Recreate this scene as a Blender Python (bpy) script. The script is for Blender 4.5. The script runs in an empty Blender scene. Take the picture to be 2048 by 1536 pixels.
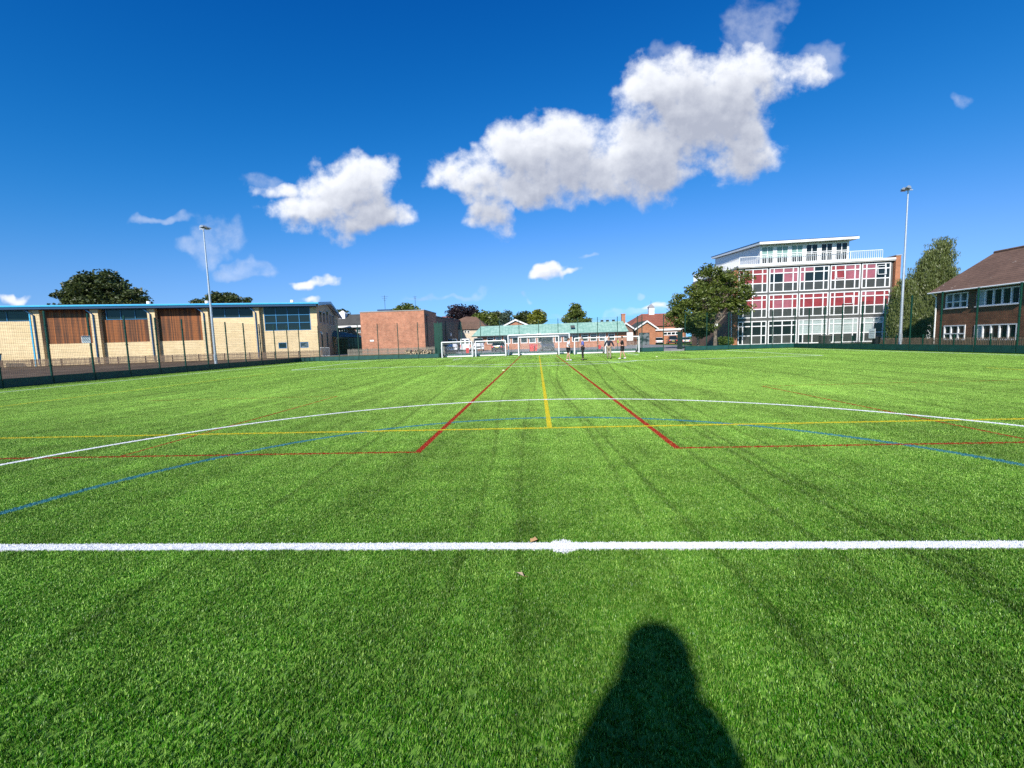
import bpy, bmesh, math, random
import numpy as np
from mathutils import Vector, Matrix
random.seed(7); rng = np.random.default_rng(7)
SC = bpy.context.scene; COL = SC.collection
R = math.radians
# ------------------------------------------------------------------ camera
FPX, PITCH, ROLL, YAW, EYE = 880.7, .0962217, -.0306835, -.0597965, 1.70964
def _axes():
    cy, sy = math.cos(YAW), math.sin(YAW)
    f0 = Vector((sy, cy, 0)); r0 = Vector((cy, -sy, 0)); u0 = Vector((0, 0, 1))
    f = f0*math.cos(PITCH) - u0*math.sin(PITCH); u = u0*math.cos(PITCH) + f0*math.sin(PITCH)
    return r0*math.cos(ROLL) + u*math.sin(ROLL), -r0*math.sin(ROLL) + u*math.cos(ROLL), f
RX, UX, FX = _axes(); CAM = Vector((0, 0, EYE))
def ray(px, py): return FX*FPX + RX*(px-1024) + UX*(768-py)
def atY(px, py, Y): d = ray(px, py); return CAM + d*(Y/d.y)
def atX(px, py, X): d = ray(px, py); return CAM + d*(X/d.x)
def gnd(px, py, z=0): d = ray(px, py); return CAM + d*((z-EYE)/d.z)
cd = bpy.data.cameras.new('camera'); cam = bpy.data.objects.new('camera', cd); COL.objects.link(cam)
cam.matrix_world = Matrix(((RX.x, UX.x, -FX.x, 0), (RX.y, UX.y, -FX.y, 0), (RX.z, UX.z, -FX.z, EYE), (0, 0, 0, 1)))
cd.sensor_width = 36; cd.lens = FPX/2048*36; cd.clip_end = 6000; cd.clip_start = .05
SC.camera = cam
# ------------------------------------------------------------------ object helpers
def tag(o, label=None, cat=None, group=None, kind=None):
    if label: o['label'] = label
    if cat: o['category'] = cat
    if group: o['group'] = group
    if kind: o['kind'] = kind
    return o
def thing(name, label, cat, loc=(0, 0, 0), rz=0, group=None):
    o = bpy.data.objects.new(name, None); COL.objects.link(o); o.empty_display_size = .3
    o.location = loc; o.rotation_euler = (0, 0, rz)
    return tag(o, label, cat, group)
def kids(o): return list(o.children)
def copy_tree(o, parent=None):
    c = o.copy(); COL.objects.link(c); c.parent = parent
    for ch in kids(o): copy_tree(ch, c)
    return c
def dup(o, loc, rz, label, group=None):
    c = copy_tree(o); c.location = loc; c.rotation_euler = (0, 0, rz); c['label'] = label
    if group: c['group'] = group
    return c
class MB:
    def __init__(s): s.v = []; s.f = []
    def face(s, pts):
        n = len(s.v); s.v += [tuple(p) for p in pts]; s.f.append(tuple(range(n, n+len(pts))))
    def box(s, x0, x1, y0, y1, z0, z1):
        n = len(s.v)
        if x0 > x1: x0, x1 = x1, x0
        if y0 > y1: y0, y1 = y1, y0
        if z0 > z1: z0, z1 = z1, z0
        s.v += [(x0, y0, z0), (x1, y0, z0), (x1, y1, z0), (x0, y1, z0), (x0, y0, z1), (x1, y0, z1), (x1, y1, z1), (x0, y1, z1)]
        s.f += [tuple(n+i for i in q) for q in ((0, 3, 2, 1), (4, 5, 6, 7), (0, 1, 5, 4), (1, 2, 6, 5), (2, 3, 7, 6), (3, 0, 4, 7))]
        return s
    def prism(s, a, b):          # two matching rings of points -> closed solid
        n = len(s.v); k = len(a); s.v += [tuple(p) for p in a] + [tuple(p) for p in b]
        s.f.append(tuple(n+i for i in range(k))[::-1]); s.f.append(tuple(n+k+i for i in range(k)))
        for i in range(k): j = (i+1) % k; s.f.append((n+i, n+j, n+k+j, n+k+i))
        return s
    def plan(s, poly, z0, z1):   # vertical prism over a plan polygon, z1 number or list
        zz = z1 if isinstance(z1, (list, tuple)) else [z1]*len(poly)
        return s.prism([(x, y, z0) for x, y in poly], [(x, y, z) for (x, y), z in zip(poly, zz)])
    def xz(s, poly, y0, y1):     # profile in x,z swept along y
        return s.prism([(x, y1, z) for x, z in poly], [(x, y0, z) for x, z in poly])
    def yz(s, poly, x0, x1):     # profile in y,z swept along x
        return s.prism([(x0, y, z) for y, z in poly], [(x1, y, z) for y, z in poly])
    def tube(s, pts, rad, n=8, cap=True):
        pts = [Vector(p) for p in pts]; rad = rad if isinstance(rad, (list, tuple)) else [rad]*len(pts)
        base = len(s.v); prev = None
        for i, p in enumerate(pts):
            d = (pts[min(i+1, len(pts)-1)] - pts[max(i-1, 0)]).normalized()
            a = d.orthogonal().normalized() if prev is None else (prev - d*prev.dot(d)).normalized()
            prev = a; b = d.cross(a)
            for k in range(n):
                t = 2*math.pi*k/n; s.v.append(tuple(p + (a*math.cos(t) + b*math.sin(t))*rad[i]))
        for i in range(len(pts)-1):
            for k in range(n):
                j = (k+1) % n; q = base+i*n; s.f.append((q+k, q+j, q+n+j, q+n+k))
        if cap:
            s.f.append(tuple(base+k for k in range(n))[::-1]); q = base+(len(pts)-1)*n; s.f.append(tuple(q+k for k in range(n)))
        return s
    def bar(s, p, q, w, h=None):
        p = Vector(p); q = Vector(q); d = (q-p).normalized(); h = h or w
        a = d.cross(Vector((0, 0, 1)));
        if a.length < .1: a = Vector((1, 0, 0))
        a.normalize(); b = a.cross(d).normalized(); a *= w/2; b *= h/2
        return s.prism([p-a-b, p+a-b, p+a+b, p-a+b], [q-a-b, q+a-b, q+a+b, q-a+b])
    def build(s, name, mat, parent=None, smooth=False, bevel=0, label=None):
        me = bpy.data.meshes.new(name); me.from_pydata(s.v, [], s.f); me.validate()
        bm = bmesh.new(); bm.from_mesh(me); bmesh.ops.recalc_face_normals(bm, faces=bm.faces)
        if smooth:
            bmesh.ops.remove_doubles(bm, verts=bm.verts, dist=1e-5)
            for f in bm.faces: f.smooth = True
        bm.to_mesh(me); bm.free()
        if mat: me.materials.append(mat)
        o = bpy.data.objects.new(name, me); COL.objects.link(o); o.parent = parent
        if smooth: me.set_sharp_from_angle(angle=R(50))
        if bevel:
            m = o.modifiers.new('bevel', 'BEVEL'); m.width = bevel; m.segments = 2; m.limit_method = 'ANGLE'
        if label: o['label'] = label
        return o
def wall_mesh(mb, x0, x1, z0, z1, holes, y0, y1):
    """front wall between y0 (outer) and y1 (inner) with rectangular openings"""
    xs = sorted({x0, x1, *[min(max(h[i], x0), x1) for h in holes for i in (0, 1)]})
    zs = sorted({z0, z1, *[min(max(h[i], z0), z1) for h in holes for i in (2, 3)]})
    def solid(i, j):
        if not (0 <= i < len(xs)-1 and 0 <= j < len(zs)-1): return False
        cx = (xs[i]+xs[i+1])/2; cz = (zs[j]+zs[j+1])/2
        return not any(h[0] < cx < h[1] and h[2] < cz < h[3] for h in holes)
    for i in range(len(xs)-1):
        for j in range(len(zs)-1):
            if not solid(i, j): continue
            a, b, c, d = xs[i], xs[i+1], zs[j], zs[j+1]
            mb.face([(a, y0, c), (b, y0, c), (b, y0, d), (a, y0, d)]); mb.face([(a, y1, c), (a, y1, d), (b, y1, d), (b, y1, c)])
            if not solid(i-1, j): mb.face([(a, y0, c), (a, y0, d), (a, y1, d), (a, y1, c)])
            if not solid(i+1, j): mb.face([(b, y0, c), (b, y1, c), (b, y1, d), (b, y0, d)])
            if not solid(i, j-1): mb.face([(a, y0, c), (a, y1, c), (b, y1, c), (b, y0, c)])
            if not solid(i, j+1): mb.face([(a, y0, d), (b, y0, d), (b, y1, d), (a, y1, d)])
    return mb
# ------------------------------------------------------------------ materials
class NT:
    def __init__(s, nt): s.nt = nt
    def n(s, t, **k):
        x = s.nt.nodes.new(t)
        for a, b in k.items(): setattr(x, a, b)
        return x
    def L(s, a, b): s.nt.links.new(a, b)
    def inp(s, sock, v):
        if isinstance(v, bpy.types.NodeSocket): s.L(v, sock)
        elif isinstance(v, (tuple, list)) and len(v) == 3 and sock.type == 'RGBA': sock.default_value = (*v, 1)
        else: sock.default_value = v
    def m(s, op, a, b=0.0, c=0.0, clamp=False):
        x = s.n('ShaderNodeMath', operation=op, use_clamp=clamp)
        s.inp(x.inputs[0], a); s.inp(x.inputs[1], b); s.inp(x.inputs[2], c); return x.outputs[0]
    def mix(s, f, a, b, blend='MIX'):
        x = s.n('ShaderNodeMix', data_type='RGBA', blend_type=blend)
        s.inp(x.inputs[0], f); s.inp(x.inputs[6], a); s.inp(x.inputs[7], b); return x.outputs[2]
    def noise(s, vec, scale, detail=3, rough=.5, dims='3D'):
        x = s.n('ShaderNodeTexNoise', noise_dimensions=dims); x.inputs['Scale'].default_value = scale
        x.inputs['Detail'].default_value = detail; x.inputs['Roughness'].default_value = rough
        if vec is not None: s.L(vec, x.inputs['Vector'])
        return x.outputs['Fac']
    def ramp(s, v, lo, hi, a=0.0, b=1.0, smooth=True):
        x = s.n('ShaderNodeMapRange', interpolation_type='SMOOTHSTEP' if smooth else 'LINEAR')
        for i, q in enumerate((v, lo, hi, a, b)): s.inp(x.inputs[i], q)
        return x.outputs[0]
    def sepxyz(s, v):
        x = s.n('ShaderNodeSeparateXYZ'); s.L(v, x.inputs[0]); return x.outputs
    def comb(s, a, b, c=0.0):
        x = s.n('ShaderNodeCombineXYZ')
        for i, q in enumerate((a, b, c)): s.inp(x.inputs[i], q)
        return x.outputs[0]
MATS = {}
def newmat(name):
    m = bpy.data.materials.new(name); m.use_nodes = True; t = NT(m.node_tree)
    bs = m.node_tree.nodes['Principled BSDF']; MATS[name] = m
    return m, t, bs
def plain(name, col, rough=.6, metal=0, var=.12, scale=3.0, spec=.5, bump=0, coat=0):
    m, t, bs = newmat(name)
    co = t.n('ShaderNodeTexCoord').outputs['Object']
    nz = t.noise(co, scale, 5, .6)
    f = t.ramp(nz, .25, .75, 1-var, 1+var, False)
    mul = t.mix(1.0, col, t.comb(f, f, f), 'MULTIPLY')
    t.L(mul, bs.inputs['Base Color'])
    bs.inputs['Roughness'].default_value = rough; bs.inputs['Metallic'].default_value = metal
    bs.inputs['Specular IOR Level'].default_value = spec; bs.inputs['Coat Weight'].default_value = coat
    if bump:
        b = t.n('ShaderNodeBump'); b.inputs['Strength'].default_value = bump; b.inputs['Distance'].default_value = .02
        t.L(t.noise(co, scale*8, 4), b.inputs['Height']); t.L(b.outputs[0], bs.inputs['Normal'])
    return m
def wallco(t):
    tc = t.n('ShaderNodeTexCoord'); x, y, z = t.sepxyz(tc.outputs['Object']); nx, ny, nz = t.sepxyz(tc.outputs['Normal'])
    side = t.m('GREATER_THAN', t.m('ABSOLUTE', nx), .6)
    u = t.m('ADD', t.m('MULTIPLY', x, t.m('SUBTRACT', 1.0, side)), t.m('MULTIPLY', y, side))
    return t.comb(u, z, 0.0), tc.outputs['Object']
def brick(name, c1, c2, mortar, w=.225, h=.075, gap=.012, var=.25, rough=.85, stain=.25):
    m, t, bs = newmat(name)
    uv, ob = wallco(t)
    b = t.n('ShaderNodeTexBrick'); t.L(uv, b.inputs['Vector'])
    for k, v in (('Color1', c1), ('Color2', c2), ('Mortar', mortar)): t.inp(b.inputs[k], v)
    b.inputs['Scale'].default_value = 1; b.inputs['Mortar Size'].default_value = gap; b.inputs['Mortar Smooth'].default_value = .2
    b.inputs['Brick Width'].default_value = w; b.inputs['Row Height'].default_value = h; b.inputs['Bias'].default_value = 0
    n1 = t.noise(uv, 1.6, 6, .65); n2 = t.noise(uv, .35, 3)
    f = t.m('MULTIPLY', t.ramp(n1, .3, .7, 1-var, 1+var*.6, False), t.ramp(n2, .3, .7, 1-stain, 1.05))
    t.L(t.mix(1.0, b.outputs['Color'], t.comb(f, f, f), 'MULTIPLY'), bs.inputs['Base Color'])
    bs.inputs['Roughness'].default_value = rough
    bp = t.n('ShaderNodeBump'); bp.inputs['Strength'].default_value = .5; bp.inputs['Distance'].default_value = .01; bp.invert = True
    t.L(b.outputs['Fac'], bp.inputs['Height']); t.L(bp.outputs[0], bs.inputs['Normal'])
    return m
def boards(name, c1, c2, w=.12, wob=2.0):
    """vertical boards: each board its own tone"""
    m, t, bs = newmat(name); uv, ob = wallco(t); u, v, _ = t.sepxyz(uv)
    cell = t.m('FLOOR', t.m('DIVIDE', u, w)); fr = t.m('FRACT', t.m('DIVIDE', u, w))
    wn = t.n('ShaderNodeTexWhiteNoise', noise_dimensions='1D'); t.L(cell, wn.inputs['W'])
    grain = t.noise(t.comb(t.m('MULTIPLY', u, 14.0), t.m('MULTIPLY', v, .5)), 1.0, 5, .7)
    stain = t.noise(t.comb(t.m('MULTIPLY', u, 1.2), t.m('MULTIPLY', v, .35)), 1.0, 4)
    k = t.m('ADD', t.m('MULTIPLY', wn.outputs['Value'], .45), t.m('ADD', t.m('MULTIPLY', grain, .5), t.m('MULTIPLY', stain, .5)), clamp=False)
    k = t.ramp(k, .35, 1.05, 0, 1)
    c = t.mix(k, c1, c2); gap = t.m('LESS_THAN', fr, .1)
    c = t.mix(gap, c, (.015, .01, .008)); t.L(c, bs.inputs['Base Color']); bs.inputs['Roughness'].default_value = .75
    return m
def tiles(name, c1, c2, row=.25, lichen=.0):
    m, t, bs = newmat(name); tc = t.n('ShaderNodeTexCoord'); ob = tc.outputs['Object']; x, y, z = t.sepxyz(ob)
    fr = t.m('FRACT', t.m('DIVIDE', z, row*.6)); n = t.noise(ob, 5, 5, .7); n2 = t.noise(ob, .8, 3)
    c = t.mix(t.ramp(t.m('ADD', t.m('MULTIPLY', n, .6), t.m('MULTIPLY', n2, .4)), .35, .65), c1, c2)
    c = t.mix(t.m('MULTIPLY', t.m('LESS_THAN', fr, .22), .45), c, (.02, .015, .012))
    if lichen: c = t.mix(t.ramp(t.noise(ob, 1.7, 6, .75), .64, .68, 0, lichen), c, (.45, .42, .35))
    t.L(c, bs.inputs['Base Color']); bs.inputs['Roughness'].default_value = .85
    return m
white = plain('white_paint', (.78, .78, .76), .45, var=.05)
upvc = plain('white_window_frame', (.8, .8, .79), .35, var=.04)
glass, _t, _b = newmat('window_glass')
_b.inputs['Base Color'].default_value = (.012, .022, .024, 1); _b.inputs['Roughness'].default_value = .06; _b.inputs['Specular IOR Level'].default_value = .3
glassg, _t, _b = newmat('curtained_glass')
_co = _t.n('ShaderNodeTexCoord').outputs['Object']
_t.L(_t.mix(_t.ramp(_t.noise(_co, 1.3, 4), .4, .6), (.03, .05, .055), (.16, .19, .2)), _b.inputs['Base Color']); _b.inputs['Roughness'].default_value = .12
redblind = plain('red_blind', (.24, .028, .034), .5, var=.3, scale=1.5, coat=.1)
pinkblind = plain('pink_blind', (.31, .095, .12), .4, var=.3, scale=1.2, coat=.25)
whiteblind = plain('pale_blind', (.38, .45, .43), .4, var=.15, scale=2)
infill = plain('grey_infill_panel', (.055, .06, .055), .35, var=.25, scale=1.5)
fgreen = plain('green_fence_paint', (.006, .05, .032), .4, var=.15, spec=.35)
kickm = plain('dark_green_board', (.003, .055, .045), .5, var=.35, scale=1.5)
galv = plain('galvanised_steel', (.52, .56, .58), .38, metal=.55, var=.12, scale=6)
darkm = plain('dark_plastic', (.012, .012, .014), .5)
rubber = plain('rubber', (.015, .015, .015), .85)
lampglass = plain('lamp_glass', (.12, .14, .16), .15, var=.02)
blockm = brick('buff_blockwork', (.76, .59, .34), (.69, .53, .29), (.52, .41, .25), .9, .225, .018, var=.1, stain=.06)
redbrick = brick('red_brickwork', (.46, .15, .075), (.56, .22, .12), (.42, .27, .18), var=.3, stain=.15)
orangebrick = brick('orange_brickwork', (.42, .13, .05), (.5, .17, .07), (.4, .25, .16), var=.25, stain=.15)
brownbrick = brick('brown_tile_hanging', (.22, .085, .042), (.30, .13, .062), (.07, .035, .024), .17, .11, .012, var=.35, stain=.35)
darkbrick = brick('brown_brickwork', (.20, .095, .06), (.25, .12, .08), (.2, .16, .13), var=.25)
timber = boards('weathered_timber', (.04, .015, .006), (.34, .105, .02), .14)
blue = plain('blue_metal', (.03, .17, .34), .35, var=.08, coat=.2)
lblue = plain('light_blue_roof_edge', (.06, .42, .68), .3, var=.08, coat=.2)
dblue = plain('dark_blue_metal', (.01, .05, .12), .4)
slate = tiles('grey_roof_felt', (.05, .05, .045), (.09, .09, .08), .3)
browntile = tiles('brown_roof_tiles', (.125, .07, .044), (.20, .115, .075), .3, lichen=.9)
redtile = tiles('red_roof_tiles', (.28, .08, .045), (.36, .12, .07), .3)
greytrim = plain('grey_concrete', (.28, .27, .25), .8, var=.25, bump=.1)
dkband = plain('dark_grey_band', (.095, .095, .09), .7, var=.3)
concrete = plain('pale_concrete', (.42, .41, .38), .85, var=.2)
roofgrey = plain('grey_roof_sheet', (.25, .26, .27), .5, var=.1)
bark, _t, _b = newmat('bark')
_co = _t.n('ShaderNodeTexCoord').outputs['Object']; _m = _t.n('ShaderNodeMapping'); _m.inputs['Scale'].default_value = (6, 6, 1.5); _t.L(_co, _m.inputs[0])
_t.L(_t.mix(_t.ramp(_t.noise(_m.outputs[0], 2, 5, .7), .35, .65), (.08, .06, .045), (.27, .22, .17)), _b.inputs['Base Color']); _b.inputs['Roughness'].default_value = .9
copper, _t, _b = newmat('green_copper_roof')
_tc = _t.n('ShaderNodeTexCoord').outputs['Object']; _x, _y, _z = _t.sepxyz(_tc)
_seam = _t.m('LESS_THAN', _t.m('FRACT', _t.m('DIVIDE', _x, .6)), .1)
_c = _t.mix(_t.ramp(_t.noise(_tc, 1.2, 6, .7), .35, .65), (.21, .39, .31), (.34, .52, .43))
_c = _t.mix(_t.m('MULTIPLY', _seam, .5), _c, (.07, .25, .2)); _t.L(_c, _b.inputs['Base Color']); _b.inputs['Roughness'].default_value = .7
def leafmat(name, a, b):
    m, t, bs = newmat(name)
    at = t.n('ShaderNodeAttribute', attribute_name='tint'); c = t.mix(at.outputs['Fac'], a, b)
    d = t.n('ShaderNodeBsdfDiffuse'); tr = t.n('ShaderNodeBsdfTranslucent'); gl = t.n('ShaderNodeBsdfGlossy'); gl.inputs['Roughness'].default_value = .45
    mx = t.n('ShaderNodeMixShader'); mx.inputs[0].default_value = .3; m2 = t.n('ShaderNodeMixShader'); m2.inputs[0].default_value = .04
    t.L(c, d.inputs[0]); t.L(c, tr.inputs[0]); t.L(d.outputs[0], mx.inputs[1]); t.L(tr.outputs[0], mx.inputs[2])
    t.L(mx.outputs[0], m2.inputs[1]); t.L(gl.outputs[0], m2.inputs[2]); t.L(m2.outputs[0], m.node_tree.nodes['Material Output'].inputs[0])
    m.node_tree.nodes.remove(bs); return m
# ------------------------------------------------------------------ sun, sky, clouds
SAZ, SEL = R(13.5), R(34)                       # shadows run SAZ to the right of +Y
sun_to = Vector((-math.sin(SAZ)*math.cos(SEL), -math.cos(SAZ)*math.cos(SEL), math.sin(SEL)))
sl = bpy.data.lights.new('sun', 'SUN'); sl.energy = 4.6; sl.angle = R(1.5); sl.color = (1, .95, .87)
so = bpy.data.objects.new('sun', sl); COL.objects.link(so); so.rotation_euler = sun_to.to_track_quat('Z', 'Y').to_euler()
w = bpy.data.worlds.new('World'); SC.world = w; w.use_nodes = True; t = NT(w.node_tree)
bg = w.node_tree.nodes['Background']
sk = t.n('ShaderNodeTexSky', sky_type='NISHITA'); sk.sun_disc = False; sk.sun_elevation = SEL
sk.sun_rotation = math.atan2(sun_to.x, sun_to.y); sk.altitude = 0; sk.air_density = 1.0; sk.dust_density = .35; sk.ozone_density = 2.6
dirv = t.n('ShaderNodeTexCoord').outputs['Generated']; dx, dy, dz = t.sepxyz(dirv)
# the Nishita sky is read a little above the horizon, where this clear air is blue and not yellow
t.L(t.comb(dx, dy, t.m('SQRT', t.m('MULTIPLY_ADD', dz, dz, .0075))), sk.inputs['Vector'])
sr = t.n('ShaderNodeSeparateColor'); t.L(sk.outputs[0], sr.inputs[0]); sc_ = t.n('ShaderNodeCombineColor')
_v = t.m('MULTIPLY', t.m('POWER', sr.outputs[0], 4.04), .00448); t.L(t.m('DIVIDE', _v, t.m('MULTIPLY_ADD', _v, .41, .1366)), sc_.inputs[0]); t.L(t.m('MULTIPLY_ADD', sr.outputs[1], .82, -.48), sc_.inputs[1]); t.L(t.m('MULTIPLY', sr.outputs[2], 1.12), sc_.inputs[2])
skyc = sc_.outputs[0]
dys = t.m('MAXIMUM', dy, .05); u = t.m('DIVIDE', dx, dys); v = t.m('DIVIDE', dz, dys)
# cumulus lobes: centre and radii as seen over the pitch (azimuth / elevation tangents), strength
CL = [(1400,215,140,110,1.),(1290,310,110,90,.95),(1320,180,70,62,.9),(1470,300,80,70,.85),(1520,160,95,65,.7),(1600,135,75,35,.5),(1500,100,42,40,.4),(1230,345,120,50,.8),
      (1060,300,75,66,.95),(1130,310,80,80,.95),(960,350,85,42,.85),(900,360,55,30,.75),(985,425,42,52,.7),(1080,370,110,52,.85),(955,305,30,24,.45),
      (690,378,80,58,1.),(738,352,56,40,.9),(640,428,95,42,.85),(560,385,60,24,.6),(760,425,80,34,.75),(700,450,75,26,.75),
      (630,562,36,11,.7),(634,597,18,10,.6),(1105,543,36,15,1.),(1145,548,30,9,.7),(15,602,55,12,.6),(1310,612,40,10,.55)]
FAINT = [(1505,60,48,62,1.),(1545,20,40,30,.9),(1640,120,50,30,.8),(425,480,52,40,1.),(375,490,42,16,.8),(505,537,40,14,1.),(470,540,40,10,.7),(1295,577,16,7,.9),(1927,195,26,12,.6),(1250,622,70,12,1.),(1150,632,60,10,.8),
         (340,436,80,10,.6),(900,590,110,7,.6),(1345,100,30,24,.8),(1360,125,40,20,.8),(520,365,34,20,.8),(1550,255,14,16,.5),(1070,583,12,5,.6),(1180,520,20,6,.5),(1660,105,34,18,.7)]
def uvof(px, py): d = ray(px, py); return d.x/d.y, d.z/d.y
g = bpy.data.node_groups.new('cloud_field', 'ShaderNodeTree')
g.interface.new_socket('P', in_out='INPUT', socket_type='NodeSocketVector'); g.interface.new_socket('F', in_out='OUTPUT', socket_type='NodeSocketFloat')
q = NT(g); gi = q.n('NodeGroupInput'); go = q.n('NodeGroupOutput'); P0 = gi.outputs[0]
def fb(sc, det, rough, seed):
    mp = q.n('ShaderNodeMapping'); mp.inputs['Location'].default_value = (seed, seed*1.7, 0); q.L(P0, mp.inputs[0])
    return q.noise(mp.outputs[0], sc, det, rough, '3D')
wx = q.m('MULTIPLY', q.m('SUBTRACT', fb(9, 3, .5, 3.1), .5), .16); wy = q.m('MULTIPLY', q.m('SUBTRACT', fb(9, 3, .5, 7.7), .5), .12)
X, Y, _z = q.sepxyz(P0); X = q.m('ADD', X, wx); Y = q.m('ADD', Y, wy)
def lobes(L, k=.25):
    F = None
    for cx, cy, rx, ry, st in L:
        cu, cv = uvof(cx, cy); ru = abs(uvof(cx+rx, cy)[0]-cu)*1.3; rv = abs(uvof(cx, cy-ry)[1]-cv)*1.3
        a = q.m('MULTIPLY', q.m('SUBTRACT', X, cu), 1/ru); b = q.m('MULTIPLY', q.m('SUBTRACT', Y, cv), 1/rv)
        e = q.m('SUBTRACT', st, q.m('MULTIPLY_ADD', a, a, q.m('MULTIPLY', b, b)))
        if F is None: F = e
        else:
            sm = q.n('ShaderNodeMath', operation='SMOOTH_MAX'); q.L(F, sm.inputs[0]); q.L(e, sm.inputs[1]); sm.inputs[2].default_value = k; F = sm.outputs[0]
    return F
F = lobes(CL); FF = lobes(FAINT, .15)
n1 = q.m('SUBTRACT', fb(12, 10, .6, 0.0), .5)
n2 = q.m('SUBTRACT', fb(40, 6, .62, 4.0), .5)
nn = q.m('ADD', q.m('MULTIPLY', n1, 1.7), q.m('MULTIPLY', n2, .55))
g.interface.new_socket('S', in_out='OUTPUT', socket_type='NodeSocketFloat'); g.interface.new_socket('W', in_out='OUTPUT', socket_type='NodeSocketFloat')
q.L(q.m('ADD', q.m('MINIMUM', F, .85), nn), go.inputs[0]); q.L(q.m('ADD', F, q.m('MULTIPLY', n1, .9)), go.inputs[1]); q.L(q.m('ADD', q.m('MINIMUM', FF, .6), q.m('MULTIPLY', nn, 1.25)), go.inputs[2])
def field(du, dv):
    k = t.n('ShaderNodeGroup'); k.node_tree = g; t.L(t.comb(t.m('ADD', u, du), t.m('ADD', v, dv)), k.inputs[0]); return k.outputs
f0, s0, w0 = field(0, 0); f3, s3_, _w = field(-.006, .014); _f, s2, _w = field(-.02, .07)
alpha = t.m('MAXIMUM', t.ramp(f0, .0, .75), t.m('MULTIPLY', t.ramp(w0, -.1, 1.1), .34))
above = t.m('ADD', t.m('MULTIPLY', t.ramp(s2, -.25, 1.0), .75), t.m('MULTIPLY', t.ramp(s3_, .0, 1.2), .35))
relief = t.m('MULTIPLY', t.m('SUBTRACT', f0, f3), .45)
lit = t.m('ADD', t.m('SUBTRACT', 1.0, t.m('MULTIPLY', above, .9)), relief, clamp=True)
cc = t.mix(lit, (3.5, 3.75, 4.5), (7.5, 7.7, 8.1))
b2 = t.n('ShaderNodeBackground'); b2.inputs['Strength'].default_value = .1; t.L(t.mix(t.m('MULTIPLY', alpha, .97), skyc, cc), b2.inputs['Color'])
t.L(skyc, bg.inputs['Color']); bg.inputs['Strength'].default_value = .1
front = t.m('MULTIPLY', t.m('GREATER_THAN', dy, .45), t.m('MULTIPLY', t.m('GREATER_THAN', v, .0), t.m('LESS_THAN', v, 1.0)))
ms = t.n('ShaderNodeMixShader'); t.L(front, ms.inputs[0]); t.L(bg.outputs[0], ms.inputs[1]); t.L(b2.outputs[0], ms.inputs[2]); t.L(ms.outputs[0], w.node_tree.nodes['World Output'].inputs[0])
w.cycles.sampling_method = 'MANUAL'; w.cycles.sample_map_resolution = 512
SC.view_settings.view_transform = 'Standard'; SC.view_settings.look = 'None'; SC.view_settings.exposure = .45; SC.view_settings.gamma = 1
SC.cycles.max_bounces = 5; SC.cycles.diffuse_bounces = 2; SC.cycles.glossy_bounces = 3; SC.cycles.transparent_max_bounces = 12
SC.cycles.use_denoising = False; SC.cycles.use_adaptive_sampling = True; SC.cycles.adaptive_threshold = .01
SC.render.film_transparent = False
# ------------------------------------------------------------------ turf
HY = 3.524; CX = .172                                  # halfway line, centre spot
LINES = {'white': [], 'yellow': [], 'red': [], 'blue': []}
def lh(c, y, x0, x1, w=.1): LINES[c].append(('h', y, x0, x1, w))
def lv(c, x, y0, y1, w=.1): LINES[c].append(('v', x, y0, y1, w))
def la(c, cx, cy, r, w=.1, ymin=None, ymax=None): LINES[c].append(('a', cx, cy, r, w, ymin, ymax))
GL = 49.9
lh('white', HY, -26.1, 28.2, .12); lh('white', GL, -26.1, 28.2, .16); lv('white', -26.1, -20, GL, .12); lv('white', 28.2, -20, GL, .12)
la('white', CX, HY, 9.15, .12); la('white', CX, HY, .10, .10)
lv('white', -19.2, 33.3, GL, .14); lv('white', 20.7, 33.3, GL, .14); lh('white', 33.3, -19.2, 20.7, .17)
la('white', .2, 38.9, 9.15, .17, None, 33.3)
lv('white', -8.6, 44.4, GL, .12); lv('white', 10, 44.4, GL, .12); lh('white', 44.4, -8.6, 10, .12)
lv('yellow', .2, 8.5, 50.3); lh('yellow', 8.5, -26, 18.8); lv('yellow', 18.8, 8.5, 19.5, .1); lv('yellow', -18.6, 12, 30); lh('yellow', 36, -12, 18.8, .08)
lv('red', -1.93, 6.75, 50.3); lv('red', 2.1, 6.75, 50.3); lh('red', 6.75, -14, -1.93, .07); lh('red', 6.75, 2.1, 15, .07)
lv('red', -6.95, 6.75, 14.75, .06); lv('red', 7.3, 6.75, 14.75, .06); lh('red', 14.75, -14, -6.95, .045); lh('red', 14.75, 7.3, 22, .045)
la('blue', CX, HY, 6.12, .13); la('blue', 0, 40, 4.0, .08, None, 38)
PITCH_COL = {'white': (.92, .93, .93), 'yellow': (.72, .60, .03), 'red': (.42, .022, .015), 'blue': (.02, .23, .38)}
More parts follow.
